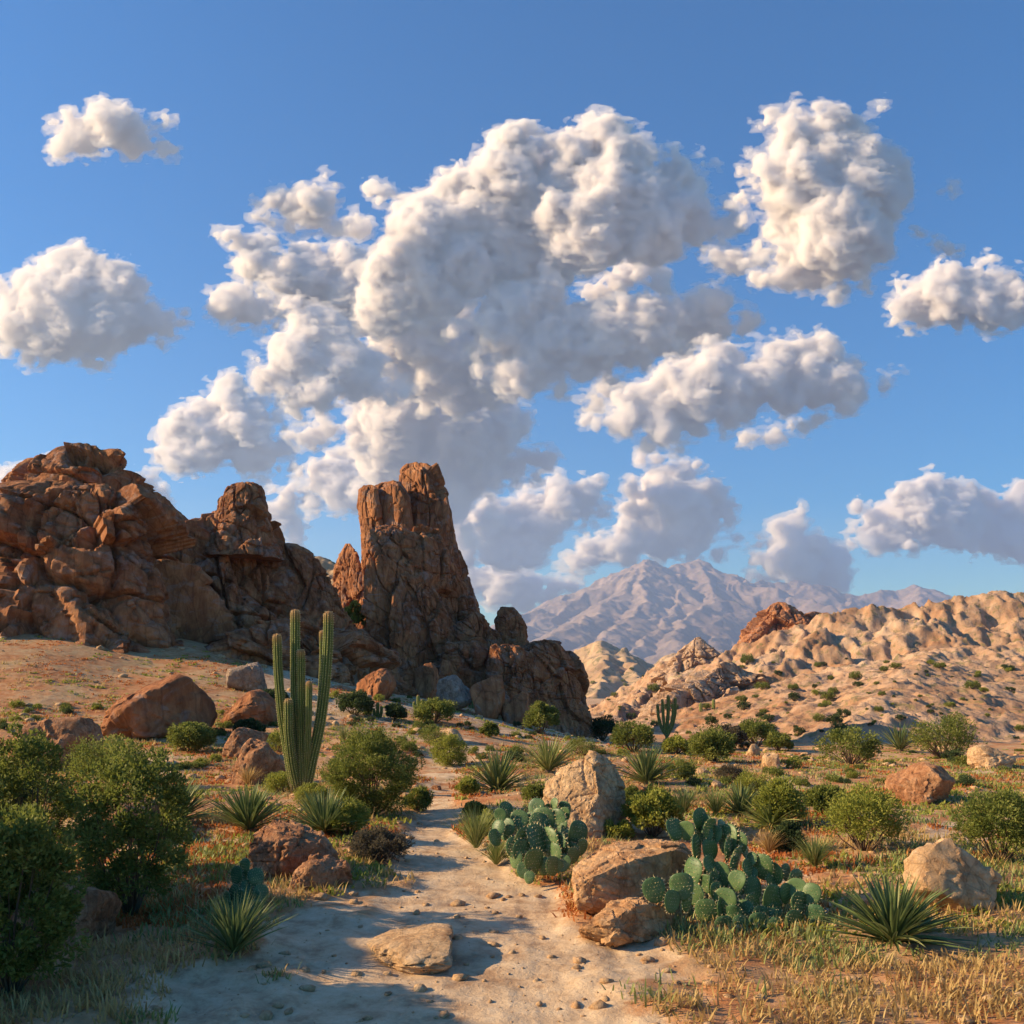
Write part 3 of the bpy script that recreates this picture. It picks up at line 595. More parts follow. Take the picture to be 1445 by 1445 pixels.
def make_shrub(name, label, cat, rx, h, nclump, nleaf, ln, wd, mat, seed, group=None, loc=(0, 0, 0), cl=0.28, wood=None, low=-.35):
    rng = np.random.RandomState(seed); root = empty(name, loc, label, cat, group)
    C = []; 
    while len(C) < nclump:
        d = rng.normal(size=3); d /= np.linalg.norm(d); 
        if d[2] < low: continue
        q = rng.uniform(.45, 1.0) ** .6 * rng.uniform(.82, 1.08)
        C.append((d[0] * rx * q * .86, d[1] * rx * q * .86, h * .45 + d[2] * h * .5 * q))
    C = np.array(C); per = max(4, nleaf // nclump); cr = cl * min(rx, h) * rng.uniform(.6, 1.25, nclump)
    cen = np.repeat(C, per, 0); d = rng.normal(size=cen.shape); d /= np.linalg.norm(d, axis=1, keepdims=True)
    pos = cen + d * (np.repeat(cr, per) * rng.uniform(.25, 1, len(cen)) ** .5)[:, None]
    out = pos - np.array([0, 0, h * .2]); out /= np.linalg.norm(out, axis=1, keepdims=True)
    ok = pos[:, 2] > .0 * h; pos = pos[ok]; out = out[ok]; dd = d[ok]
    V, Fc = leaves(rng, pos, out + dd * .6, ln, wd)
    o = mesh_obj('foliage', V, Fc, mat, root, smooth=False)
    cv = np.repeat(rng.uniform(0, 1, nclump), per)[ok]
    fix_rnd(o, np.repeat(np.clip(.55 * cv + .45 * rng.uniform(0, 1, len(pos)), 0, 1), 4))
    V = []; Fc = []
    for k in range(min(nclump, 26)):
        e = C[k] * .92; n0 = len(V); mid = e * .5 + rng.normal(size=3) * .05 * rx + np.array([0, 0, -h * .03])
        v, f = tube([(e[0] * .05, e[1] * .05, -.03), mid, e], [rx * .022, rx * .014, rx * .006], 4)
        V += v; Fc += [tuple(a + n0 for a in q) for q in f]
    mesh_obj('branches', V, Fc, wood or WOOD, root)
    return root
def make_rosette(name, label, cat, n, ln, wd, mat, seed, group=None, loc=(0, 0, 0), lo=5, hi=85, droop=.35, stem=True):
    rng = np.random.RandomState(seed); root = empty(name, loc, label, cat, group); V = []; Fc = []; Rn = []
    for k in range(n):
        az = rng.uniform(0, 2 * np.pi); el = math.radians(lo + (hi - lo) * rng.uniform(0, 1) ** .8); l = ln * rng.uniform(.75, 1.1) * (.8 + .2 * math.cos(el)); w = wd * rng.uniform(.8, 1.2)
        h = np.array([math.cos(az), math.sin(az), 0]); s = np.array([-math.sin(az), math.cos(az), 0]); base = h * .04 * ln + np.array([0, 0, .03 * ln + rng.uniform(0, .08) * ln])
        n0 = len(V); N = 5; p = base; e = el; dr = droop * rng.uniform(.3, 1.2); rn = rng.uniform(); tw = rng.normal() * .25
        for i in range(N + 1):
            t = i / N; ww = w * (1 - t) ** .55 * (.75 + .5 * min(1, t * 3)) if i < N else w * .03
            d = h * math.cos(e) + np.array([0, 0, math.sin(e)]); nn = np.cross(d, s)
            sv = s * math.cos(tw) + nn * math.sin(tw)
            V += [p - sv * ww * .5 + nn * ww * .12, p - nn * ww * .14, p + sv * ww * .5 + nn * ww * .12]; Rn += [rn] * 3
            p = p + d * l / N; e -= dr / N * (1 + t)
        for i in range(N):
            a = n0 + i * 3; Fc += [(a, a + 1, a + 4, a + 3), (a + 1, a + 2, a + 5, a + 4)]
    fix_rnd(mesh_obj('blades', V, np.array(Fc), mat, root), Rn)
    if stem:
        v, f = tube([(0, 0, -.06 * ln), (0, 0, .04 * ln), (0, 0, .13 * ln)], [.07 * ln, .085 * ln, .03 * ln], 10)
        mesh_obj('stem', v, f, WOOD, root)
    return root
def dup(root, loc, rz, scale, label=None, group=None):
    r = root.copy(); COL.objects.link(r); r.location = loc; r.rotation_euler = (0, 0, rz); r.scale = scale if hasattr(scale, '__len__') else (scale,) * 3
    if label: r['label'] = label
    if group: r['group'] = group
    for ch in list(root.children):
        c = ch.copy(); COL.objects.link(c); c.parent = r
        for g in list(ch.children): d = g.copy(); COL.objects.link(d); d.parent = c
    return r

# ------------------------------------------------------------------ columnar cacti
cm = NT('cactus_skin'); _a = cm.attr('rib'); _h = cm.attr('tip'); _p = cm.pos()
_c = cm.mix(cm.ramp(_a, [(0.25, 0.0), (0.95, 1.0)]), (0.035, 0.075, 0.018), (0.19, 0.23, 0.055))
_c = cm.mix(cm.ramp(cm.noise(_p, 9, 5, .7), [(.45, 0.0), (.68, .55)]), _c, (0.20, 0.19, 0.07))
_c = cm.mix(cm.ramp(_h, [(0.90, 0.0), (0.985, 1.0)]), _c, (0.42, 0.23, 0.09))
_c = cm.mix(cm.ramp(_h, [(0.0, .8), (0.10, 0.0)]), _c, (0.17, 0.12, 0.07)); _c = cm.mix(cm.ramp(cm.noise(_p, 5, 6, .75), [(.60, 0.0), (.70, .6)]), _c, (0.22, 0.17, 0.09)); cm.color(_c); cm.b.inputs['Roughness'].default_value = .55; cm.bump(cm.noise(_p, 60, 4, .6), .3, .01)
CSKIN = cm.m
def cactus_stem(path, rad, ribs, seed, parent, spines=True):
    """path in the thing's own coordinates"""
    rng = np.random.RandomState(seed); path = np.array(path, float)
    L = np.concatenate(([0], np.cumsum(np.linalg.norm(np.diff(path, axis=0), axis=1)))); n = max(24, int(L[-1] / rad * 2.2))
    t = np.linspace(0, 1, n); u = t * L[-1]
    def cr(u):                                                          # smooth curve through the path
        return np.stack([np.interp(u, L, path[:, k]) for k in range(3)], 1)
    P = sum(cr(np.clip(u + o * L[-1] * .07, 0, L[-1])) for o in (-1, -.5, 0, .5, 1)) / 5; P[0] = path[0]
    e = (L[-1] - u) / (rad * 1.6); R_ = rad * np.where(e < 1, np.sqrt(np.maximum(0.0, 1 - (1 - np.minimum(e, 1)) ** 2)) * .96 + .04 * np.minimum(e, 1), 1.0) * (1 - .10 * t) * (.82 + .18 * sm(0, .12, t)) * (1 + .05 * perlin(u / rad * .35 + seed, 0 * u, 0 * u, seed))
    R_[-1] = rad * .03
    T = np.gradient(P, axis=0); T /= np.linalg.norm(T, axis=1, keepdims=True); m = ribs * 6
    V = np.zeros((n, m, 3)); th = 2 * np.pi * np.arange(m) / m; prof = np.abs(np.cos(th * ribs / 2)) ** .8; rr = .78 + .24 * prof
    A = np.cross(T, (0, 1, 0)); A /= np.linalg.norm(A, axis=1, keepdims=True); B = np.cross(T, A)
    V = P[:, None] + (R_[:, None] * rr[None])[..., None] * (np.cos(th)[None, :, None] * A[:, None] + np.sin(th)[None, :, None] * B[:, None])
    i = np.arange(n * m).reshape(n, m); j = np.roll(i, -1, 1)
    Fq = [tuple(r) for r in np.stack([i[:-1].ravel(), j[:-1].ravel(), j[1:].ravel(), i[1:].ravel()], 1)] + [tuple(int(q) for q in i[-1])]
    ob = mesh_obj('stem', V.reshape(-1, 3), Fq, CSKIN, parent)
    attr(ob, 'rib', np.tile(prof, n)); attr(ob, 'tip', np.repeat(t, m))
    if spines:
        SV = []; SF = []
        for k in range(ribs):
            th0 = 2 * np.pi * k / ribs
            for q in range(1, n - 1, 1):
                for w in range(3):
                    d = math.cos(th0) * A[q] + math.sin(th0) * B[q]; b = P[q] + d * R_[q] * 1.0; dd = d + rng.normal(size=3) * .6 + T[q] * (.5 if q > n - 6 else 0); dd /= np.linalg.norm(dd)
                    s = np.cross(dd, rng.normal(size=3)); s /= np.linalg.norm(s); l = rad * rng.uniform(.18, .36); n0 = len(SV)
                    SV += [b - s * rad * .035, b + s * rad * .035, b + dd * l]; SF.append((n0, n0 + 1, n0 + 2))
        tag(mesh_obj('spines', SV, np.array(SF), SPINE, ob, smooth=False), kind='stuff')
    return ob
def px_cactus(label, stems, Y, group, seed, ribs=11, dz=None):
    base = ground_at(*stems[0][0][-1]) if Y is None else None
    x0, y0 = stems[0][0][-1]
    if base is None:
        base = np.array([(x0 - CX) / F * Y, Y, 0]); base[2] = float(hterr(base[0], base[1]))
    root = empty('columnar_cactus', base, label, 'cactus', group); rng = np.random.RandomState(seed); Yb = base[1]
    for q, (pts, wpx, oy) in enumerate(stems):
        N = len(pts); path = []
        for i, (x, y) in enumerate(pts[::-1]):
            p = W(x, y, Yb) - base; f = min(1, i / max(1, N - 2)) if N > 2 else i
            p[1] = oy * f; 
            if i == 0: p[2] -= .08
            path.append(p)
        cactus_stem(path, wpx / 2 / F * Yb, ribs, seed + q, root)
    return root
px_cactus('tall many-armed columnar cactus beside the big round bush', [
    ([(414, 853), (414, 900), (415, 980), (421, 1060), (425, 1110)], 14.5, .12),
    ([(463, 856), (462, 910), (458, 970), (450, 1030), (438, 1080), (432, 1110)], 15.5, .05),
    ([(391, 889), (393, 950), (398, 1010), (407, 1065), (416, 1108)], 13.5, -.02),
    ([(425, 911), (425, 960), (426, 1030), (428, 1110)], 13, -.02),
    ([(450, 883), (451, 930), (449, 1000), (440, 1060), (432, 1106)], 10, .25),
    ([(439, 957), (438, 1010), (435, 1060), (430, 1108)], 9.5, -.12),
    ([(410, 982), (410, 1030), (413, 1075), (420, 1110)], 13.5, -.14)], 14.1, 'columnar cacti', 5)
px_cactus('candelabra-shaped cactus standing alone on the plain before the pale hills', [
    ([(943, 979), (943, 1005), (941, 1030), (941, 1042)], 5.2, 0),
    ([(928, 992), (929, 1010), (933, 1026), (940, 1036)], 4.6, .05),
    ([(934, 985), (935, 1005), (937, 1024), (940, 1036)], 4.4, -.1),
    ([(953, 982), (953, 1005), (949, 1024), (942, 1036)], 4.8, .02),
    ([(949, 990), (949, 1008), (946, 1024), (942, 1036)], 3.8, -.12)], 44, 'columnar cacti', 25, 9)
for _q, (_x, _y, _h, _l) in enumerate([(533, 1012, 22, 'small dark cactus trio in the shade beneath the left boulders'), (590, 1004, 24, 'small dark cactus trio in the shade below the rock tower'), (668, 1000, 14, 'tiny dark cactus cluster at the foot of the outcrop'), (989, 1003, 12, 'tiny single cactus on the pale slope, left one of two'), (1007, 1000, 14, 'tiny single cactus on the pale slope, right one of two')]):
    _b = [([(_x, _y - _h), (_x, _y - _h * .5), (_x, _y)], 5, 0)]
    if _q < 3: _b += [([(_x - 6, _y - _h * .6), (_x - 6, _y - _h * .3), (_x - 2, _y)], 4.5, .1), ([(_x + 6, _y - _h * .75), (_x + 6, _y - _h * .3), (_x + 2, _y)], 4.5, -.1)]
    px_cactus(_l, _b, None if _q < 3 else 88, 'columnar cacti', 40 + _q * 7, 8)

# ------------------------------------------------------------------ prickly pears
pm = NT('pear_skin'); _p = pm.pos(); _c = pm.ramp(pm.noise(_p, 14, 5, .6), [(.35, (0.045, 0.10, 0.045)), (.52, (0.075, 0.155, 0.065)), (.68, (0.14, 0.22, 0.09))])
_c = pm.mix(pm.math('MULTIPLY', pm.attr('rnd'), .5), _c, (0.17, 0.25, 0.08)); _c = pm.mix(pm.ramp(pm.noise(_p, 9, 7, .8), [(.60, 0.0), (.68, .75)]), _c, (0.24, 0.20, 0.09)); pm.color(_c); pm.b.inputs['Roughness'].default_value = .45; pm.b.inputs['Specular IOR Level'].default_value = .35
_tr = pm.n('ShaderNodeBsdfTranslucent'); _tr.inputs[0].default_value = (.25, .38, .06, 1); _mx = pm.n('ShaderNodeMixShader'); _mx.inputs[0].default_value = .18
pm.l(pm.b.outputs[0], _mx.inputs[1]); pm.l(_tr.outputs[0], _mx.inputs[2]); pm.l(_mx.outputs[0], pm.out.inputs[0]); pm.bump(pm.noise(_p, 70, 4, .6), .2, .004)
PSKIN = pm.m
def pad(root, c, rw, rh, thick, rot, seed):
    """one flat oval pad with areoles and spines; c = centre in thing coordinates"""
    rng = np.random.RandomState(seed); nu, nv = 26, 18; V = []; Fq = []
    for j in range(nv + 1):
        v = j / nv * np.pi
        for i in range(nu):
            u = 2 * np.pi * i / nu; z = -math.cos(v); s = math.sin(v) ** .85 * (1 + .16 * z)
            V.append((rw * s * math.cos(u), thick * s * math.sin(u) * (1 - .15 * z), rh * z))
    for j in range(nv):
        for i in range(nu): Fq.append((j * nu + i, j * nu + (i + 1) % nu, (j + 1) * nu + (i + 1) % nu, (j + 1) * nu + i))
    V = np.array(V); V += (0.035 * rw * fbm(V[:, 0] / rw + seed, V[:, 1] / rw, V[:, 2] / rh, 2, seed))[:, None] * np.array([1, 1, .5])
    V[:, 1] += rw * .18 * (V[:, 0] / rw) ** 2 * rng.uniform(-1, 1) + rh * .12 * (V[:, 2] / rh) ** 2 * rng.uniform(-1, 1)
    M = np.array(rot); SV = []; SF = []
    def sp(p, d, n, l):
        for _ in range(n):
            dd = d + rng.normal(size=3) * .45; dd /= np.linalg.norm(dd); s = np.cross(dd, rng.normal(size=3)); s /= np.linalg.norm(s); w = l * .075
            n0 = len(SV); SV.extend([p - s * w, p + s * w, p + dd * l * rng.uniform(.6, 1.2)]); SF.append((n0, n0 + 1, n0 + 2))
    for side in (-1, 1):
        for a in np.arange(-.8, .81, .27):
            for q, b in enumerate(np.arange(-.78, .9, .26)):
                x = a + (.13 if q % 2 else 0)
                if x * x + b * b > .82: continue
                s = math.sqrt(1 - b * b) * (1 + .16 * b); xx = rw * x * (1 + .16 * b); y = thick * math.sqrt(max(0.02, 1 - x * x - b * b)) * side * .95
                sp(np.array([xx, y, rh * b]), np.array([0, side * 1.0, .3]), 3, rw * .2)
    for u in np.linspace(-.45 * np.pi, 1.45 * np.pi, 22):
        z = math.sin(u); s = abs(math.cos(u)) ** .85 * (1 + .16 * z) * np.sign(math.cos(u))
        sp(np.array([rw * s, 0, rh * z]), np.array([math.cos(u), 0, z]), 3, rw * .26)
    ob = mesh_obj('pad', V @ M.T, Fq, PSKIN, root); ob.location = c; attr(ob, 'rnd', np.full(len(V), rng.uniform()))
    tag(mesh_obj('spines', np.array(SV) @ M.T, np.array(SF), SPINE, ob, smooth=False), kind='stuff')
def prickly(label, base_px, Y, pads, seed, dscale=.006, extra=()):
    rng = np.random.RandomState(seed); b = np.array([(base_px[0] - CX) / F * Y, Y, 0.0]); b[2] = float(hterr(b[0], b[1]))
    root = empty('prickly_pear', b, label, 'prickly pear', 'prickly pear cacti')
    pads = list(pads)
    if len(pads) > 8:
        pads += [(x + rng.uniform(-11, 11), y + rng.uniform(2, 16), rx * rng.uniform(.7, 1), ry * rng.uniform(.7, 1)) for x, y, rx, ry in pads if rng.rand() < .62]
    for q, (x, y, rx, ry) in enumerate(pads):
        Yp = Y + (base_px[1] - 40 - y) * dscale + rng.uniform(-.05, .05); c = W(x, y, Yp) - b
        k = Yp / F; H = max(rx, ry) * 1.15; full = H * .86; yaw = math.acos(min(1, max(.15, rx / full))) * (1 if rng.rand() < .5 else -1) * .95 if ry > rx else rng.uniform(-.3, .3)
        tilt = rng.uniform(-.3, .15); roll = rng.uniform(-.28, .28)
        M = Matrix.Rotation(roll, 3, 'Y') @ Matrix.Rotation(yaw, 3, 'Z') @ Matrix.Rotation(tilt, 3, 'X')
        pad(root, c, max(full, rx) * k, H * k, H * k * .15, M, seed * 100 + q)
    return root
LP = [(732,1159,13,14),(757,1141,11,13),(766,1159,16,18),(786,1159,11,16),(796,1143,9,11),(814,1178,14,18),(799,1181,6,15),(739,1186,13,17),(759,1184,12,19),(774,1192,11,22),(791,1195,9,18),(753,1214,13,15),(739,1228,10,9),(713,1146,10,13),(702,1170,9,12),(715,1170,10,14),(726,1195,12,13),(782,1136,4,9),(780,1222,10,12),(766,1222,10,12),(728,1213,9,11),(806,1204,11,13),(795,1218,10,11),(748,1160,10,13),(820,1196,8,11)]
prickly('blue-green prickly pear cactus in front of the pointed pale rock', (765, 1240), 7.7, LP, 3)
RP = [(987,1156,11,14),(952,1170,12,14),(969,1172,10,12),(1002,1171,10,15),(1019,1172,8,14),(986,1177,9,11),(1027,1184,8,19),(982,1197,8,17),(1001,1200,12,14),(1043,1189,8,14),(1052,1200,6,11),(1038,1213,9,17),(1055,1225,8,12),(1075,1224,12,17),(1091,1233,11,15),(1016,1235,13,17),(998,1247,8,12),(977,1231,8,19),(1024,1272,14,17),(1062,1254,14,15),(997,1286,16,14),(1088,1267,15,17),(1108,1261,10,13),(1050,1286,11,14),(1072,1294,14,14),(1094,1297,14,14),(1022,1308,14,12),(1108,1231,8,11),(1040,1243,10,13),(1010,1258,10,12),(980,1262,11,13),(1122,1243,12,15),(1128,1275,13,15),(1120,1300,13,14),(1045,1306,13,12),(1072,1318,13,12),(1105,1322,14,12),(1002,1222,9,13),(1062,1275,11,12),(1035,1290,11,12),(1145,1262,11,14),(1150,1292,12,14)]
prickly('largest blue-green prickly pear thicket at the right of the two nearest rocks', (1050, 1325), 6.35, RP, 7, .004)
prickly('low three-padded prickly pear between the flat slab and the low rock', (952, 1290), 6.15, [(923,1256,16,14),(962,1251,17,16),(947,1272,12,14),(970,1271,9,14)], 9, .002)
prickly('dark shaded prickly pear at the left behind the striped sand', (350, 1310), 6.4, [(345,1226,10,13),(362,1238,9,12),(335,1243,10,14),(352,1256,11,13),(368,1262,9,12),(340,1272,12,14),(358,1284,11,13),(330,1262,9,12),(322,1285,11,13),(345,1298,12,12)], 11, .004)
# ------------------------------------------------------------------ near rocks
def near_loft(name, label, cat, Y, out, mat, seed, grp=None, **k):
    zb = out[-1][0]; o = loft(name, Y, out, mat, None, seed=seed, bottom_extra=.15, **k); return tag(o, label, cat, grp)
def hewn(label, Y, pts, mat, seed, **k): return tag(hull_rock('boulder', Y, pts, mat, seed, **k), label, 'boulder')
hewn('pale sunlit pointed boulder with a shaded right side, in the middle of the foreground', 9.9,
     [(838, 1055, .1), (846, 1058, .15), (806, 1074, .15), (764, 1106, .05), (762, 1122, -.05), (778, 1150, -.25), (820, 1185, -.42), (842, 1085, -.12), (846, 1120, -.3), (850, 1195, -.42), (864, 1074, .2), (884, 1106, .25), (888, 1150, .25), (886, 1195, .2),
      (800, 1095, .5), (850, 1085, .55), (870, 1195, .65), (770, 1195, .4), (775, 1195, -.1)], TAN, 201, amp=.03, fs=5, cuts=6)
hewn('large flat-topped sloping slab of orange-brown rock between the two prickly pears', 6.8,
     [(806, 1226, .1), (846, 1194, .4), (868, 1184, .6), (922, 1179, .7), (966, 1188, .5), (980, 1206, .25), (952, 1198, .0), (884, 1216, -.3), (838, 1236, -.42), (812, 1248, -.4), (814, 1285, -.42), (872, 1292, -.42), (930, 1280, -.2), (980, 1262, .2), (860, 1300, .7), (970, 1290, .7)], GOLD, 203, amp=.017, fs=6, cuts=6, rnd=.25)
hewn('low brown rock at the bottom, just left of the three-padded prickly pear', 6.1,
     [(872, 1268, .2), (900, 1264, .25), (936, 1269, .25), (950, 1282, .1), (950, 1325, .05), (905, 1272, -.1), (862, 1300, -.28), (836, 1292, -.1), (812, 1312, -.2), (870, 1330, -.3), (945, 1330, -.05), (900, 1330, .45), (820, 1330, .1)], GOLD, 205, amp=.022, fs=7, cuts=6, rnd=.25)
_l = empty('boulder', (W(420, 1262, 7.5)[0], 7.5, float(hterr(W(420, 1262, 7.5)[0], 7.5))), 'large shaded brown boulder of two lumps at the left edge of the path', 'boulder')
hull_rock('boulder_back', 7.7, [(384, 1147, .3), (406, 1148, .35), (432, 1160, .3), (458, 1176, .15), (484, 1212, .1), (348, 1172, .15), (344, 1200, 0), (350, 1242, -.15), (398, 1180, -.05), (400, 1200, -.3), (440, 1190, -.1), (385, 1280, -.3), (484, 1280, .1), (420, 1280, .6)], REDN, 207, _l, amp=.03, fs=5, cuts=6)
hull_rock('boulder_front', 7.3, [(440, 1202, .1), (470, 1202, .12), (492, 1214, .05), (499, 1240, .05), (496, 1275, 0), (440, 1218, -.2), (408, 1238, -.2), (396, 1285, -.25), (470, 1285, -.2), (450, 1285, .35), (480, 1225, -.1)], REDN, 209, _l, amp=.026, fs=6, cuts=6)
def put(name, label, cat, px, py, w, h, mat, seed, group=None, dpt=.8, rz=0, sink=.25, planes=14, amp=.05, sub=5, Y=None, hard=14):
    g = ground_at(px, py) if Y is None else np.array([(px - CX) / F * Y, Y, float(hterr((px - CX) / F * Y, Y))])
    k = g[1] / F; o = boulder(name, g, (w * k, w * k * dpt, h * k / (1 - sink)), mat, seed, rz, planes, amp, sub, sink, hard=hard)
    return tag(o, label, cat, group)
G1 = 'boulders lying on the slopes and the plain'
for a in [('round shaded brown boulder at the left behind the dark spiky plant', 362, 1105, 72, 62, REDN, 301), ('pale-topped brown boulder left of the tall cactus', 345, 1068, 62, 44, REDN, 303),
          ('long low pale slab in the grass above the round green shrub', 632, 1048, 62, 22, TAN, 305), ('small rounded pale boulder on the orange ground at the right', 1087, 1083, 32, 26, TAN, 307),
          ('flat pale slab on the orange ground at the right', 1064, 1118, 58, 14, TAN, 309), ('small pale stone beside the right-hand shrubs', 1063, 1066, 26, 14, TAN, 311),
          ('pale grey boulder under the cliff at the left', 352, 975, 62, 50, GREYR, 313), ('pale-grey weathered rock right of the tall cactus', 497, 965, 60, 66, GREYR, 315),
          ('grey boulder half hidden by the dark bush beneath the tower', 575, 952, 56, 50, GREYR, 317), ('brown rock slope boulder under the left cliff shoulder', 535, 985, 72, 50, RED, 319),
          ('rounded grey-brown boulder below the tower at the outcrop foot', 642, 1000, 70, 40, GREYR, 321), ('brown boulder leaning on the outcrop, next to the dome', 690, 1012, 66, 55, RED, 323),
          ('squat boulder at the foot of the domed rock', 730, 1022, 60, 50, RED, 325), ('brown boulder wedged between grey boulder and outcrop', 606, 985, 50, 56, RED, 327),
          ('red-brown slope boulder far left beneath the grey boulder', 355, 1022, 110, 44, RED, 329), ('large brown boulder at the far left below the cliff wing', 210, 1035, 150, 75, RED, 331),
          ('dark boulder standing at the far left edge', 70, 1085, 130, 85, REDN, 333), ('brown boulder in the left foreground beside dry grass', 180, 1180, 110, 70, REDN, 335),
          ('shaded angular boulder in the lower left foreground', 90, 1330, 170, 95, REDN, 337), ('flat pale boulder sunk in the sand at the bottom', 585, 1350, 170, 30, TAN, 339),
          ('orange-brown boulder on the plain at the far right', 1290, 1130, 90, 50, REDN, 341), ('pale angular boulder in the right foreground', 1350, 1275, 130, 80, TAN, 343),
          ('brown slab in the far right middle ground', 1400, 1085, 80, 30, TAN, 345), ('sand-coloured stone in the middle of the right grassland', 1010, 1112, 22, 10, TAN, 347),
          ('small dark stone lying on the path beside the round bush', 617, 1115, 16, 7, REDN, 349), ('low brown stone at the right of the pointed boulder', 905, 1120, 22, 12, REDN, 351),
          ('red stone in the grass behind the pointed boulder', 990, 1092, 24, 9, TAN, 353)]:
    l, x, y, w, h, m_, sd_ = a; put('boulder', l, 'boulder', x, y, w, h, m_, sd_, G1, rz=(sd_ % 7) * .4, sub=5 if w > 40 else 4, amp=.07, hard=7 if 312 < sd_ < 330 else 12)
# unseen rocks added left of the camera's view to throw shade over the lower left
for _k, (x, y, w, h) in enumerate([(-7.6, 6.3, 3.6, 2.75), (-6.6, 4.3, 3.0, 3.1), (-8.8, 2.4, 4.5, 3.8)]):
    b_ = boulder('boulder', (x, y, float(hterr(x, y))), (w, w * .8, h / .8), REDN, 361 + _k, _k, 14, .06, 5, .2)
    tag(b_, ('tall brown boulder added for shade beyond the left edge of the view', 'middle brown boulder added for shade beyond the left edge of the view', 'broad brown boulder added for shade beside the camera on the left')[_k], 'boulder', G1)

# ------------------------------------------------------------------ shrubs placed one by one
def shrub_px(label, cat, px, py, w, h, mat, seed, nleaf=6000, ncl=60, ln=.035, wd=.014, group=None, name='shrub', cl=.28, low=-.35):
    g = ground_at(px, py); k = g[1] / F
    return make_shrub(name, label, cat, w * k / 2, h * k, ncl, nleaf, ln, wd, mat, seed, group, g - np.array([0, 0, .02]), cl, low=low)
shrub_px('big round olive-green bush just right of the tall cactus', 'bush', 522, 1150, 150, 134, OLIVE, 401, 34000, 190, .034, .014, name='bush', cl=.16, low=-.95)
shrub_px('round yellow-green shrub on the far side of the path', 'shrub', 634, 1080, 60, 46, LIME, 403, 8000, 70, .045, .018, low=-.8)
shrub_px('small yellow-green shrub to the left of the large yucca', 'shrub', 660, 1124, 36, 28, LIME, 405, 3500, 36, .04, .014)
shrub_px('leafy lime-green shrub behind the flat-topped slab', 'shrub', 922, 1180, 84, 72, LIME, 407, 9000, 70, .04, .02)
shrub_px('low yellow-green sprig shrub between the pointed boulder and the slab', 'shrub', 872, 1180, 46, 26, LIME, 409, 2600, 30, .04, .018)
shrub_px('dusky purple-brown low shrub at the path edge beneath the big bush', 'shrub', 535, 1212, 105, 42, DUSK, 411, 7000, 70, .04, .010)
shrub_px('yellow-green low shrub between the big bush and the left boulder', 'shrub', 492, 1178, 62, 50, LIME, 412, 6000, 60, .035, .012)
shrub_px('bright green bush tucked between the left cliff and the tower', 'bush', 500, 884, 36, 46, LIME, 413, 4000, 40, .16, .09, name='bush') if False else None
_g = np.array([(499 - CX) / F * 50, 50.0, W(499, 886, 50)[2]])
make_shrub('bush', 'bright green bush tucked high between the left cliff and the tower', 'bush', .72, 1.9, 40, 5000, .13, .07, LIME, 415, None, _g - np.array([0, 0, .3]))
for _l2, x, y, w, h, m_, sd_ in [('low yellow-green brush at the foot of the tall cactus, left side', 398, 1118, 56, 30, LIME, 481), ('low yellow-green brush between cactus foot and spiky rosette', 440, 1132, 52, 26, LIME, 482), ('pale green brush at the left behind the brown boulders', 392, 1062, 42, 36, LIME, 483),
          ('ragged green brush left of the middle prickly pear', 688, 1178, 52, 34, LIME, 484), ('low brush touching the left foot of the pointed boulder', 756, 1128, 44, 22, OLIVE, 485), ('dark low brush in the shade right of the pointed boulder', 893, 1142, 44, 34, OLIVE, 486),
          ('green brush behind the wide grey-green yucca', 960, 1098, 50, 26, OLIVE, 487), ('yellow-green brush at the right beyond the small yucca', 1062, 1120, 54, 30, LIME, 488), ('low brush on the right edge of the path below the round shrub', 668, 1150, 36, 20, OLIVE, 489),
          ('olive brush to the right of the pale yucca', 822, 1066, 50, 26, OLIVE, 490), ('dark brush on the left above the round boulder', 372, 1092, 40, 24, DEEP, 491), ('low brush overlapping the right side of the big round bush', 590, 1142, 44, 32, OLIVE, 492),
          ('dark low brush in the corner right of the prickly pear thicket', 1110, 1200, 56, 40, DEEP, 493), ('olive brush on the rise left of the largest yucca', 612, 1050, 46, 24, OLIVE, 494), ('ragged dry brush at the right among orange soil', 1030, 1100, 46, 22, DUSK, 495)]:
    shrub_px(_l2, 'brush', x, y, w, h, m_, sd_, 4500, 46, .036, .013, 'low brush patches', 'brush', .3, -.6)
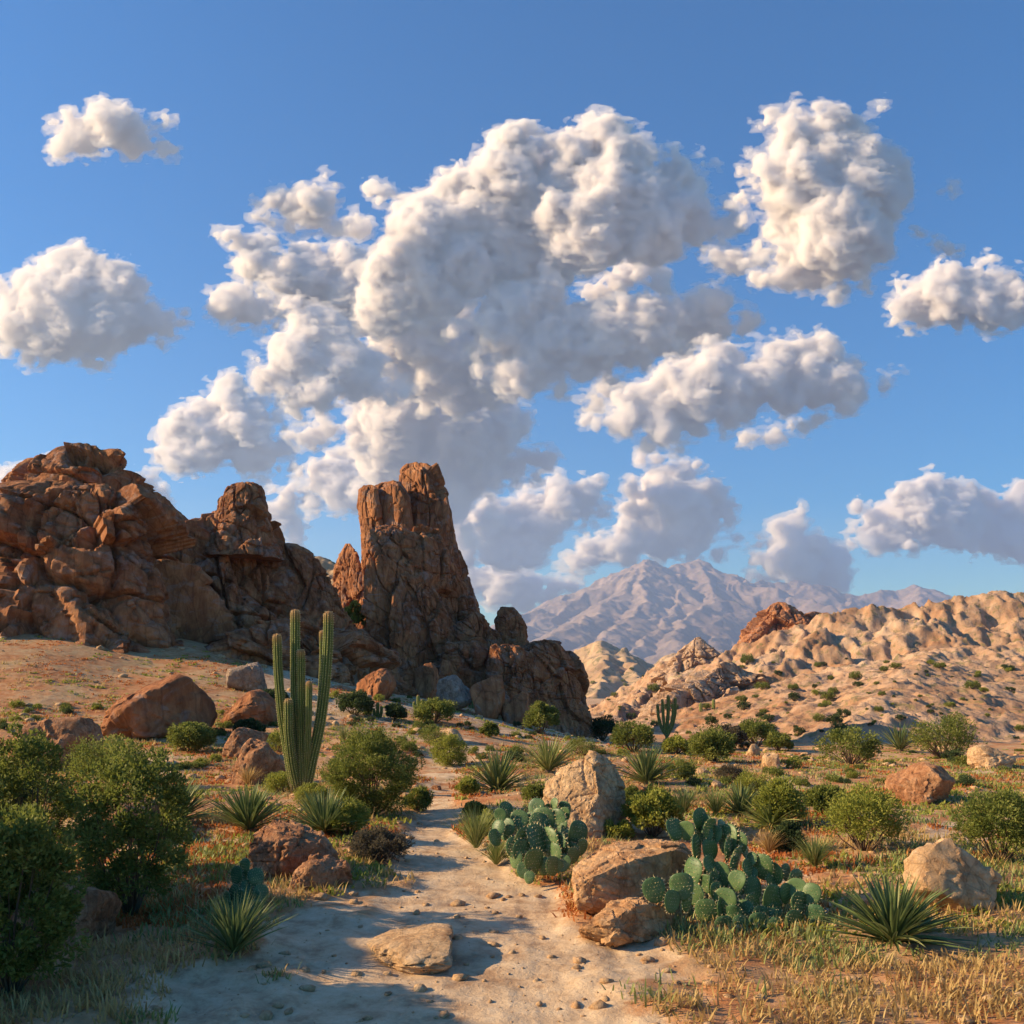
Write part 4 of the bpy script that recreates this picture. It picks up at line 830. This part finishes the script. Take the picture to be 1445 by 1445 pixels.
for a in [('dark bush in the shade directly below the tower', 575, 962, 74, 56, DEEP, 421), ('dark shrub on the shaded sand left of the grey boulder', 628, 985, 44, 34, DEEP, 423), ('shaded shrub cluster in the middle of the pale slope', 612, 1020, 66, 34, OLIVE, 425),
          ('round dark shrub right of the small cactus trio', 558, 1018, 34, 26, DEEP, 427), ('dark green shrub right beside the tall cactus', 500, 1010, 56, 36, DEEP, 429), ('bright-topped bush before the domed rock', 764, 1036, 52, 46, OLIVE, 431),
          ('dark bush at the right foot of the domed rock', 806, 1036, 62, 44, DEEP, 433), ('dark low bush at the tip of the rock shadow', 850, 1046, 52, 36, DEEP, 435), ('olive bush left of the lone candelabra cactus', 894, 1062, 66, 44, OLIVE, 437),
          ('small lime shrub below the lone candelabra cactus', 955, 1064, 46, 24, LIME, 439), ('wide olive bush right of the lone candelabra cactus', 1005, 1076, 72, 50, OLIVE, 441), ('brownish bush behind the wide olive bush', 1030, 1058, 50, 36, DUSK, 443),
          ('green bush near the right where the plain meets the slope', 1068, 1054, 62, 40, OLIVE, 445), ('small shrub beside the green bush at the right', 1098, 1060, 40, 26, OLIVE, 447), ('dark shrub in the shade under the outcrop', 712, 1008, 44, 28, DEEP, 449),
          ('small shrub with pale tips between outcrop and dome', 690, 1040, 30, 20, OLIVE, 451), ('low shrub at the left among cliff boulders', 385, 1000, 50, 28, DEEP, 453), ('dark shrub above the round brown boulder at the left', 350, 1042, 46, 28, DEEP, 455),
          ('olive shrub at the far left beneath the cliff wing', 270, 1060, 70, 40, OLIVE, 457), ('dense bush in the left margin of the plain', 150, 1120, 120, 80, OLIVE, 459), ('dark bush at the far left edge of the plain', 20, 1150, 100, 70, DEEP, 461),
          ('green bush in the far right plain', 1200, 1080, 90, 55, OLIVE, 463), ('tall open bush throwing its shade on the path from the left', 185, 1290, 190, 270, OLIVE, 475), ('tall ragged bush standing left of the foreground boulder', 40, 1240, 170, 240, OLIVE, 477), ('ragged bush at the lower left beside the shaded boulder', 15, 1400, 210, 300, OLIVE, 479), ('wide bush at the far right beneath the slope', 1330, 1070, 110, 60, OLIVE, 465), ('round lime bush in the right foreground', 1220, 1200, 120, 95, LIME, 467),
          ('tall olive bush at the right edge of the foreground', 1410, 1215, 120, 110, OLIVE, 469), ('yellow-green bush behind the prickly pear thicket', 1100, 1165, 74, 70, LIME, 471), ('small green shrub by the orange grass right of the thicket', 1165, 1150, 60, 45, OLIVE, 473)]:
    l, x, y, w, h, m_, sd_ = a; g = ground_at(x, y); far = g[1] > 22
    if sd_ > 474: shrub_px(l, 'bush', x, y, w, h, m_, sd_, 13000, 110, .04, .016, None, 'bush', .2, -.75); continue  # tall bushes added at the left to cast dappled shade on the path
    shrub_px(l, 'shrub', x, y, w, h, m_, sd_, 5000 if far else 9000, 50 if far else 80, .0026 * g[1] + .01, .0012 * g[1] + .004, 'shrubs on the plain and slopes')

def ros_px(label, px, py, w, h, mat, seed, n=110, droop=.35, lo=5, wd=.022, name='yucca', cat='yucca', hi=85):
    g = ground_at(px, py); k = g[1] / F; ln = max(w / 2, h) * k * 1.22; n = int(n * 1.25); wd = wd * 1.25
    return make_rosette(name, label, cat, n, ln, wd, mat, seed, 'yuccas and spiky rosettes', g - np.array([0, 0, .02]), lo, hi, droop)
ros_px('largest spiky yucca in the centre, left of the pointed boulder', 702, 1118, 94, 62, YUCL, 501, 150, .3)
ros_px('pale green yucca on the rise above the pointed boulder', 773, 1090, 76, 52, YUCL, 503, 130, .3, 15)
ros_px('wide grey-green yucca right of the pointed boulder', 912, 1106, 104, 54, YUC, 505, 140, .3)
ros_px('dark green spiky rosette behind the left path boulder', 458, 1178, 96, 62, YUC, 507, 150, .3, 10)
ros_px('dark blue-green spiky plant at the left edge above the boulder', 350, 1172, 84, 62, YUC, 509, 170, .3, 20)
ros_px('small yucca on the orange ground at the right', 1045, 1150, 70, 45, YUC, 511, 110, .4)
ros_px('bright spiky rosette right of the large prickly pear', 1088, 1168, 72, 48, YUCL, 513, 120, .4)
ros_px('small yucca tuft at the foot of the domed rock', 722, 1006, 42, 26, YUC, 515, 80, .3, wd=.05)
ros_px('little yucca tuft in the left grass above the brown boulder', 345, 1020, 46, 30, YUCL, 517, 80, .3, wd=.03)
ros_px('yucca at the far right beneath the slope', 1270, 1060, 60, 40, YUC, 519, 90, .3, wd=.04)
ros_px('spiky rosette in the far left foreground', 250, 1160, 100, 60, YUC, 521, 140, .3)
ros_px('spiky rosette in the right foreground near the pale boulder', 1260, 1330, 150, 90, YUC, 523, 150, .3)
ros_px('dark grassy rosette in the lower left corner shade', 330, 1345, 110, 80, YUC, 525, 160, .35, 25, wd=.012)
for _k, (x, y, w, h, n, m_) in enumerate([(672, 1200, 74, 66, 260, YUCL), (700, 1222, 60, 44, 200, YUCL), (1150, 1225, 90, 50, 240, YUCL), (1085, 1205, 60, 36, 200, STRAW), (540, 1060, 40, 34, 120, YUCL), (485, 1045, 34, 28, 120, YUCL), (1010, 1150, 70, 40, 240, YUCL), (965, 1150, 60, 44, 200, YUC), (440, 1150, 60, 34, 200, YUCL), (350, 1110, 60, 30, 200, STRAW)]):
    g = ground_at(x, y); k = g[1] / F
    make_rosette('grass_clump', ['feathery yellow-green grass clump left of the middle prickly pear', 'low yellow grass fringe beneath the middle prickly pear', 'pale grass clump right of the thicket beyond its edge', 'straw-coloured grass clump behind the large prickly pear', 'pale grass tuft sticking up behind the big bush', 'slim grass tuft between tall cactus and big bush', 'green grass clump in the orange field at the right', 'dark green grass clump beside the lime shrub', 'yellowish grass clump at the foot of the tall cactus', 'dry straw clump above the dark spiky plant at the left'][_k],
                 'grass', n, h * k * 1.1, .007, m_, 540 + _k, 'grass clumps', g, 35, 88, .5, False)

# ------------------------------------------------------------------ repeats: small shrubs on slopes and hills
protos = []
_pl = [('dotted small olive shrub on the slopes', OLIVE), ('dotted small dark shrub on the slopes', DEEP), ('dotted small lime shrub on the slopes', LIME)]
for _k, (l, m_) in enumerate(_pl):
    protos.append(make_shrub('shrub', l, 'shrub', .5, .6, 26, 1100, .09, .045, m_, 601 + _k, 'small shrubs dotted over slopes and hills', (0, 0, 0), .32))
deps = bpy.context.evaluated_depsgraph_get(); deps.update()
def drop(px, py):
    o = Vector((0, 0, EYE)); d = Vector(((px - CX) / F, 1, -(py - HY) / F)).normalized()
    hit, loc, n, idx, ob, _ = scene.ray_cast(deps, o, d, distance=9000)
    while hit and ob.name.startswith('haze'):
        hit, loc, n, idx, ob, _ = scene.ray_cast(deps, loc + d * .5, d, distance=9000)
    return (loc, ob) if hit else (None, None)
rng = np.random.RandomState(77); used = [0, 0, 0]; placed = []
areas = [(850, 1445, 930, 1040, 120, 'pale right hills'), (470, 840, 950, 1050, 26, 'slope below the tower'), (820, 1445, 1040, 1110, 34, 'orange right plain'), (0, 400, 990, 1100, 26, 'ground under the cliff'), (560, 820, 1040, 1075, 12, 'lit central rise')]
for (x0, x1, y0, y1, n, where) in areas:
    done = 0; tries = 0
    while done < n and tries < n * 12:
        tries += 1; px, py = rng.uniform(x0, x1), rng.uniform(y0, y1); loc, ob = drop(px, py)
        if loc is None or ob.get('kind') != 'structure' or ob.name.startswith('mountain') or path_mask(np.array([loc.x]), np.array([loc.y]))[0] > .3: continue
        t = rng.choice(3, p=[.5, .3, .2]); sz = (6 + 22 * rng.uniform() ** 2.2) / F * loc.y * (1.2 if y0 > 1000 else .8); sz = max(.3, min(sz, 4.2))
        l = ['small olive shrub', 'small dark shrub', 'small lime shrub'][t] + ' dotted on the ' + where
        s3 = (sz * rng.uniform(.9, 1.3), sz * rng.uniform(.9, 1.3), sz * rng.uniform(.75, 1.15)); L_ = (loc.x, loc.y, loc.z - .05)
        if used[t]: dup.last = dup(protos[t], L_, rng.uniform(0, 6.28), s3, l, 'small shrubs on the ' + where)
        else:
            protos[t].location = L_; protos[t].scale = s3; protos[t]['label'] = l; protos[t]['group'] = 'small shrubs on the ' + where; used[t] = 1; dup.last = protos[t]
        placed.append((where, int((py - y0) // 28), px, sz, t, dup.last)); used[t] += 1
        done += 1

ORD = 'first second third fourth fifth sixth seventh eighth ninth tenth eleventh twelfth thirteenth fourteenth fifteenth sixteenth seventeenth eighteenth nineteenth twentieth'.split()
def ordinal(k):
    return ORD[k] if k < 20 else ('twenty-', 'thirty-', 'forty-', 'fifty-', 'sixty-')[(k + 1) // 10 - 2] + ([''] + ORD)[(k + 1) % 10] if (k + 1) % 10 else ('twentieth', 'thirtieth', 'fortieth', 'fiftieth', 'sixtieth')[(k + 1) // 10 - 2]
rows = {}
for q in placed: rows.setdefault((q[0], q[1]), []).append(q)
for (where, band), qs in rows.items():
    nb = max(k[1] for k in rows if k[0] == where)
    bn = 'top row' if band == 0 and nb else 'bottom row' if band == nb and nb else 'only row' if nb == 0 else ('upper middle row' if band <= nb / 2 else 'lower middle row')
    for k, q in enumerate(sorted(qs, key=lambda q: q[2])):
        q[5]['label'] = ('small ' if q[3] > 1 else 'tiny ') + ('olive', 'dark', 'lime')[q[4]] + ' shrub, ' + ordinal(k) + ' from left, ' + bn + ' on the ' + where
# ------------------------------------------------------------------ stuff: dry grass, low herbs, gravel
def tufts(name, mat, n, region, hmin, hmax, nb, seed, cover, w=.006):
    rng = np.random.RandomState(seed); V = []; Rn = []
    Yt = np.exp(rng.uniform(np.log(region[2]), np.log(region[3]), n * 3)); X = rng.uniform(region[0], region[1], n * 3) * Yt
    keep = cover(X, Yt, rng); X = X[keep][:n]; Yt = Yt[keep][:n]; Z = hterr(X, Yt) - .01; m = len(X)
    B = np.stack([X, Yt, Z], 1)[:, None, :] + np.concatenate([rng.normal(size=(m, nb, 2)) * .035 * (1 + Yt[:, None, None] * .05), np.zeros((m, nb, 1))], 2)
    az = rng.uniform(0, 2 * np.pi, (m, nb)); ln = rng.uniform(hmin, hmax, (m, 1)) * rng.uniform(.5, 1.1, (m, nb)); le = rng.uniform(.15, .9, (m, nb))
    d = np.stack([np.cos(az) * np.sin(le), np.sin(az) * np.sin(le), np.cos(le)], 2); s = np.stack([-np.sin(az), np.cos(az), 0 * az], 2)
    ww = (w * (.6 + Yt / 14.0))[:, None, None]
    mid = B + d * (ln * .55)[..., None]; tip = B + d * ln[..., None]; tip[..., 2] -= ln * .18
    V = np.stack([B - s * ww, B + s * ww, mid + s * ww * .7, mid - s * ww * .7, tip], 2).reshape(-1, 3)
    i = np.arange(m * nb)[:, None] * 5
    F4 = np.concatenate([i, i + 1, i + 2, i + 3], 1); F3 = np.concatenate([i + 3, i + 2, i + 4, i + 4], 1)
    fl = [tuple(r) for r in F4] + [tuple(r[:3]) for r in F3]
    o = mesh_obj(name, V, fl, mat, smooth=False); attr(o, 'rnd', np.repeat(np.clip(rng.uniform(0, 1, m)[:, None] * .6 + .4 * rng.uniform(0, 1, (m, nb)), 0, 1).ravel(), 5))
    tag(o, kind='stuff')
def cov(f, thr, seed, pmax=.25):
    def g(X, Y, rng):
        return (fbm(X * f, Y * f, 0 * X, 3, seed) + rng.normal(size=len(X)) * .08 > thr) & (path_mask(X, Y) < pmax)
    return g
tufts('dry_grass', STRAW, 5200, (-.62, .62, 4.4, 30), .05, .17, 9, 701, cov(.5, -.02, 71))
tufts('green_grass', YUCL, 3600, (-.62, .62, 4.4, 26), .05, .16, 9, 703, cov(.6, .08, 72))
tufts('rust_herbs', RUST, 6500, (-.62, .62, 6, 34), .03, .10, 9, 705, cov(.45, .10, 73, .4), .009)
tufts('low_herbs', LIME, 5200, (-.62, .62, 6, 40), .03, .11, 10, 707, cov(.4, .04, 74), .012)
def gravel(n, seed, mat):
    rng = np.random.RandomState(seed); bm = bmesh.new(); bmesh.ops.create_icosphere(bm, subdivisions=1, radius=1.0)
    v0 = np.array([v.co[:] for v in bm.verts]); f0 = np.array([[v.index for v in f.verts] for f in bm.faces]); bm.free()
    Y = np.exp(rng.uniform(np.log(3.6), np.log(45), n)); X = rng.uniform(-.62, .62, n) * Y; r = .004 + .028 * rng.uniform(0, 1, n) ** 8 * (1 + Y * .06); r *= 1 + Y * .04
    Z = hterr(X, Y) + r * .15
    A = v0[None] * (1 + rng.normal(size=(n, len(v0), 1)) * .16) * np.stack([r * rng.uniform(.8, 1.5, n), r * rng.uniform(.8, 1.5, n), r * rng.uniform(.45, .8, n)], 1)[:, None]
    V = (A + np.stack([X, Y, Z], 1)[:, None]).reshape(-1, 3); Fc = (f0[None] + (np.arange(n) * len(v0))[:, None, None]).reshape(-1, 3)
    tag(mesh_obj('gravel', V, Fc, mat, smooth=False), kind='stuff')
gravel(5200, 801, TAN)
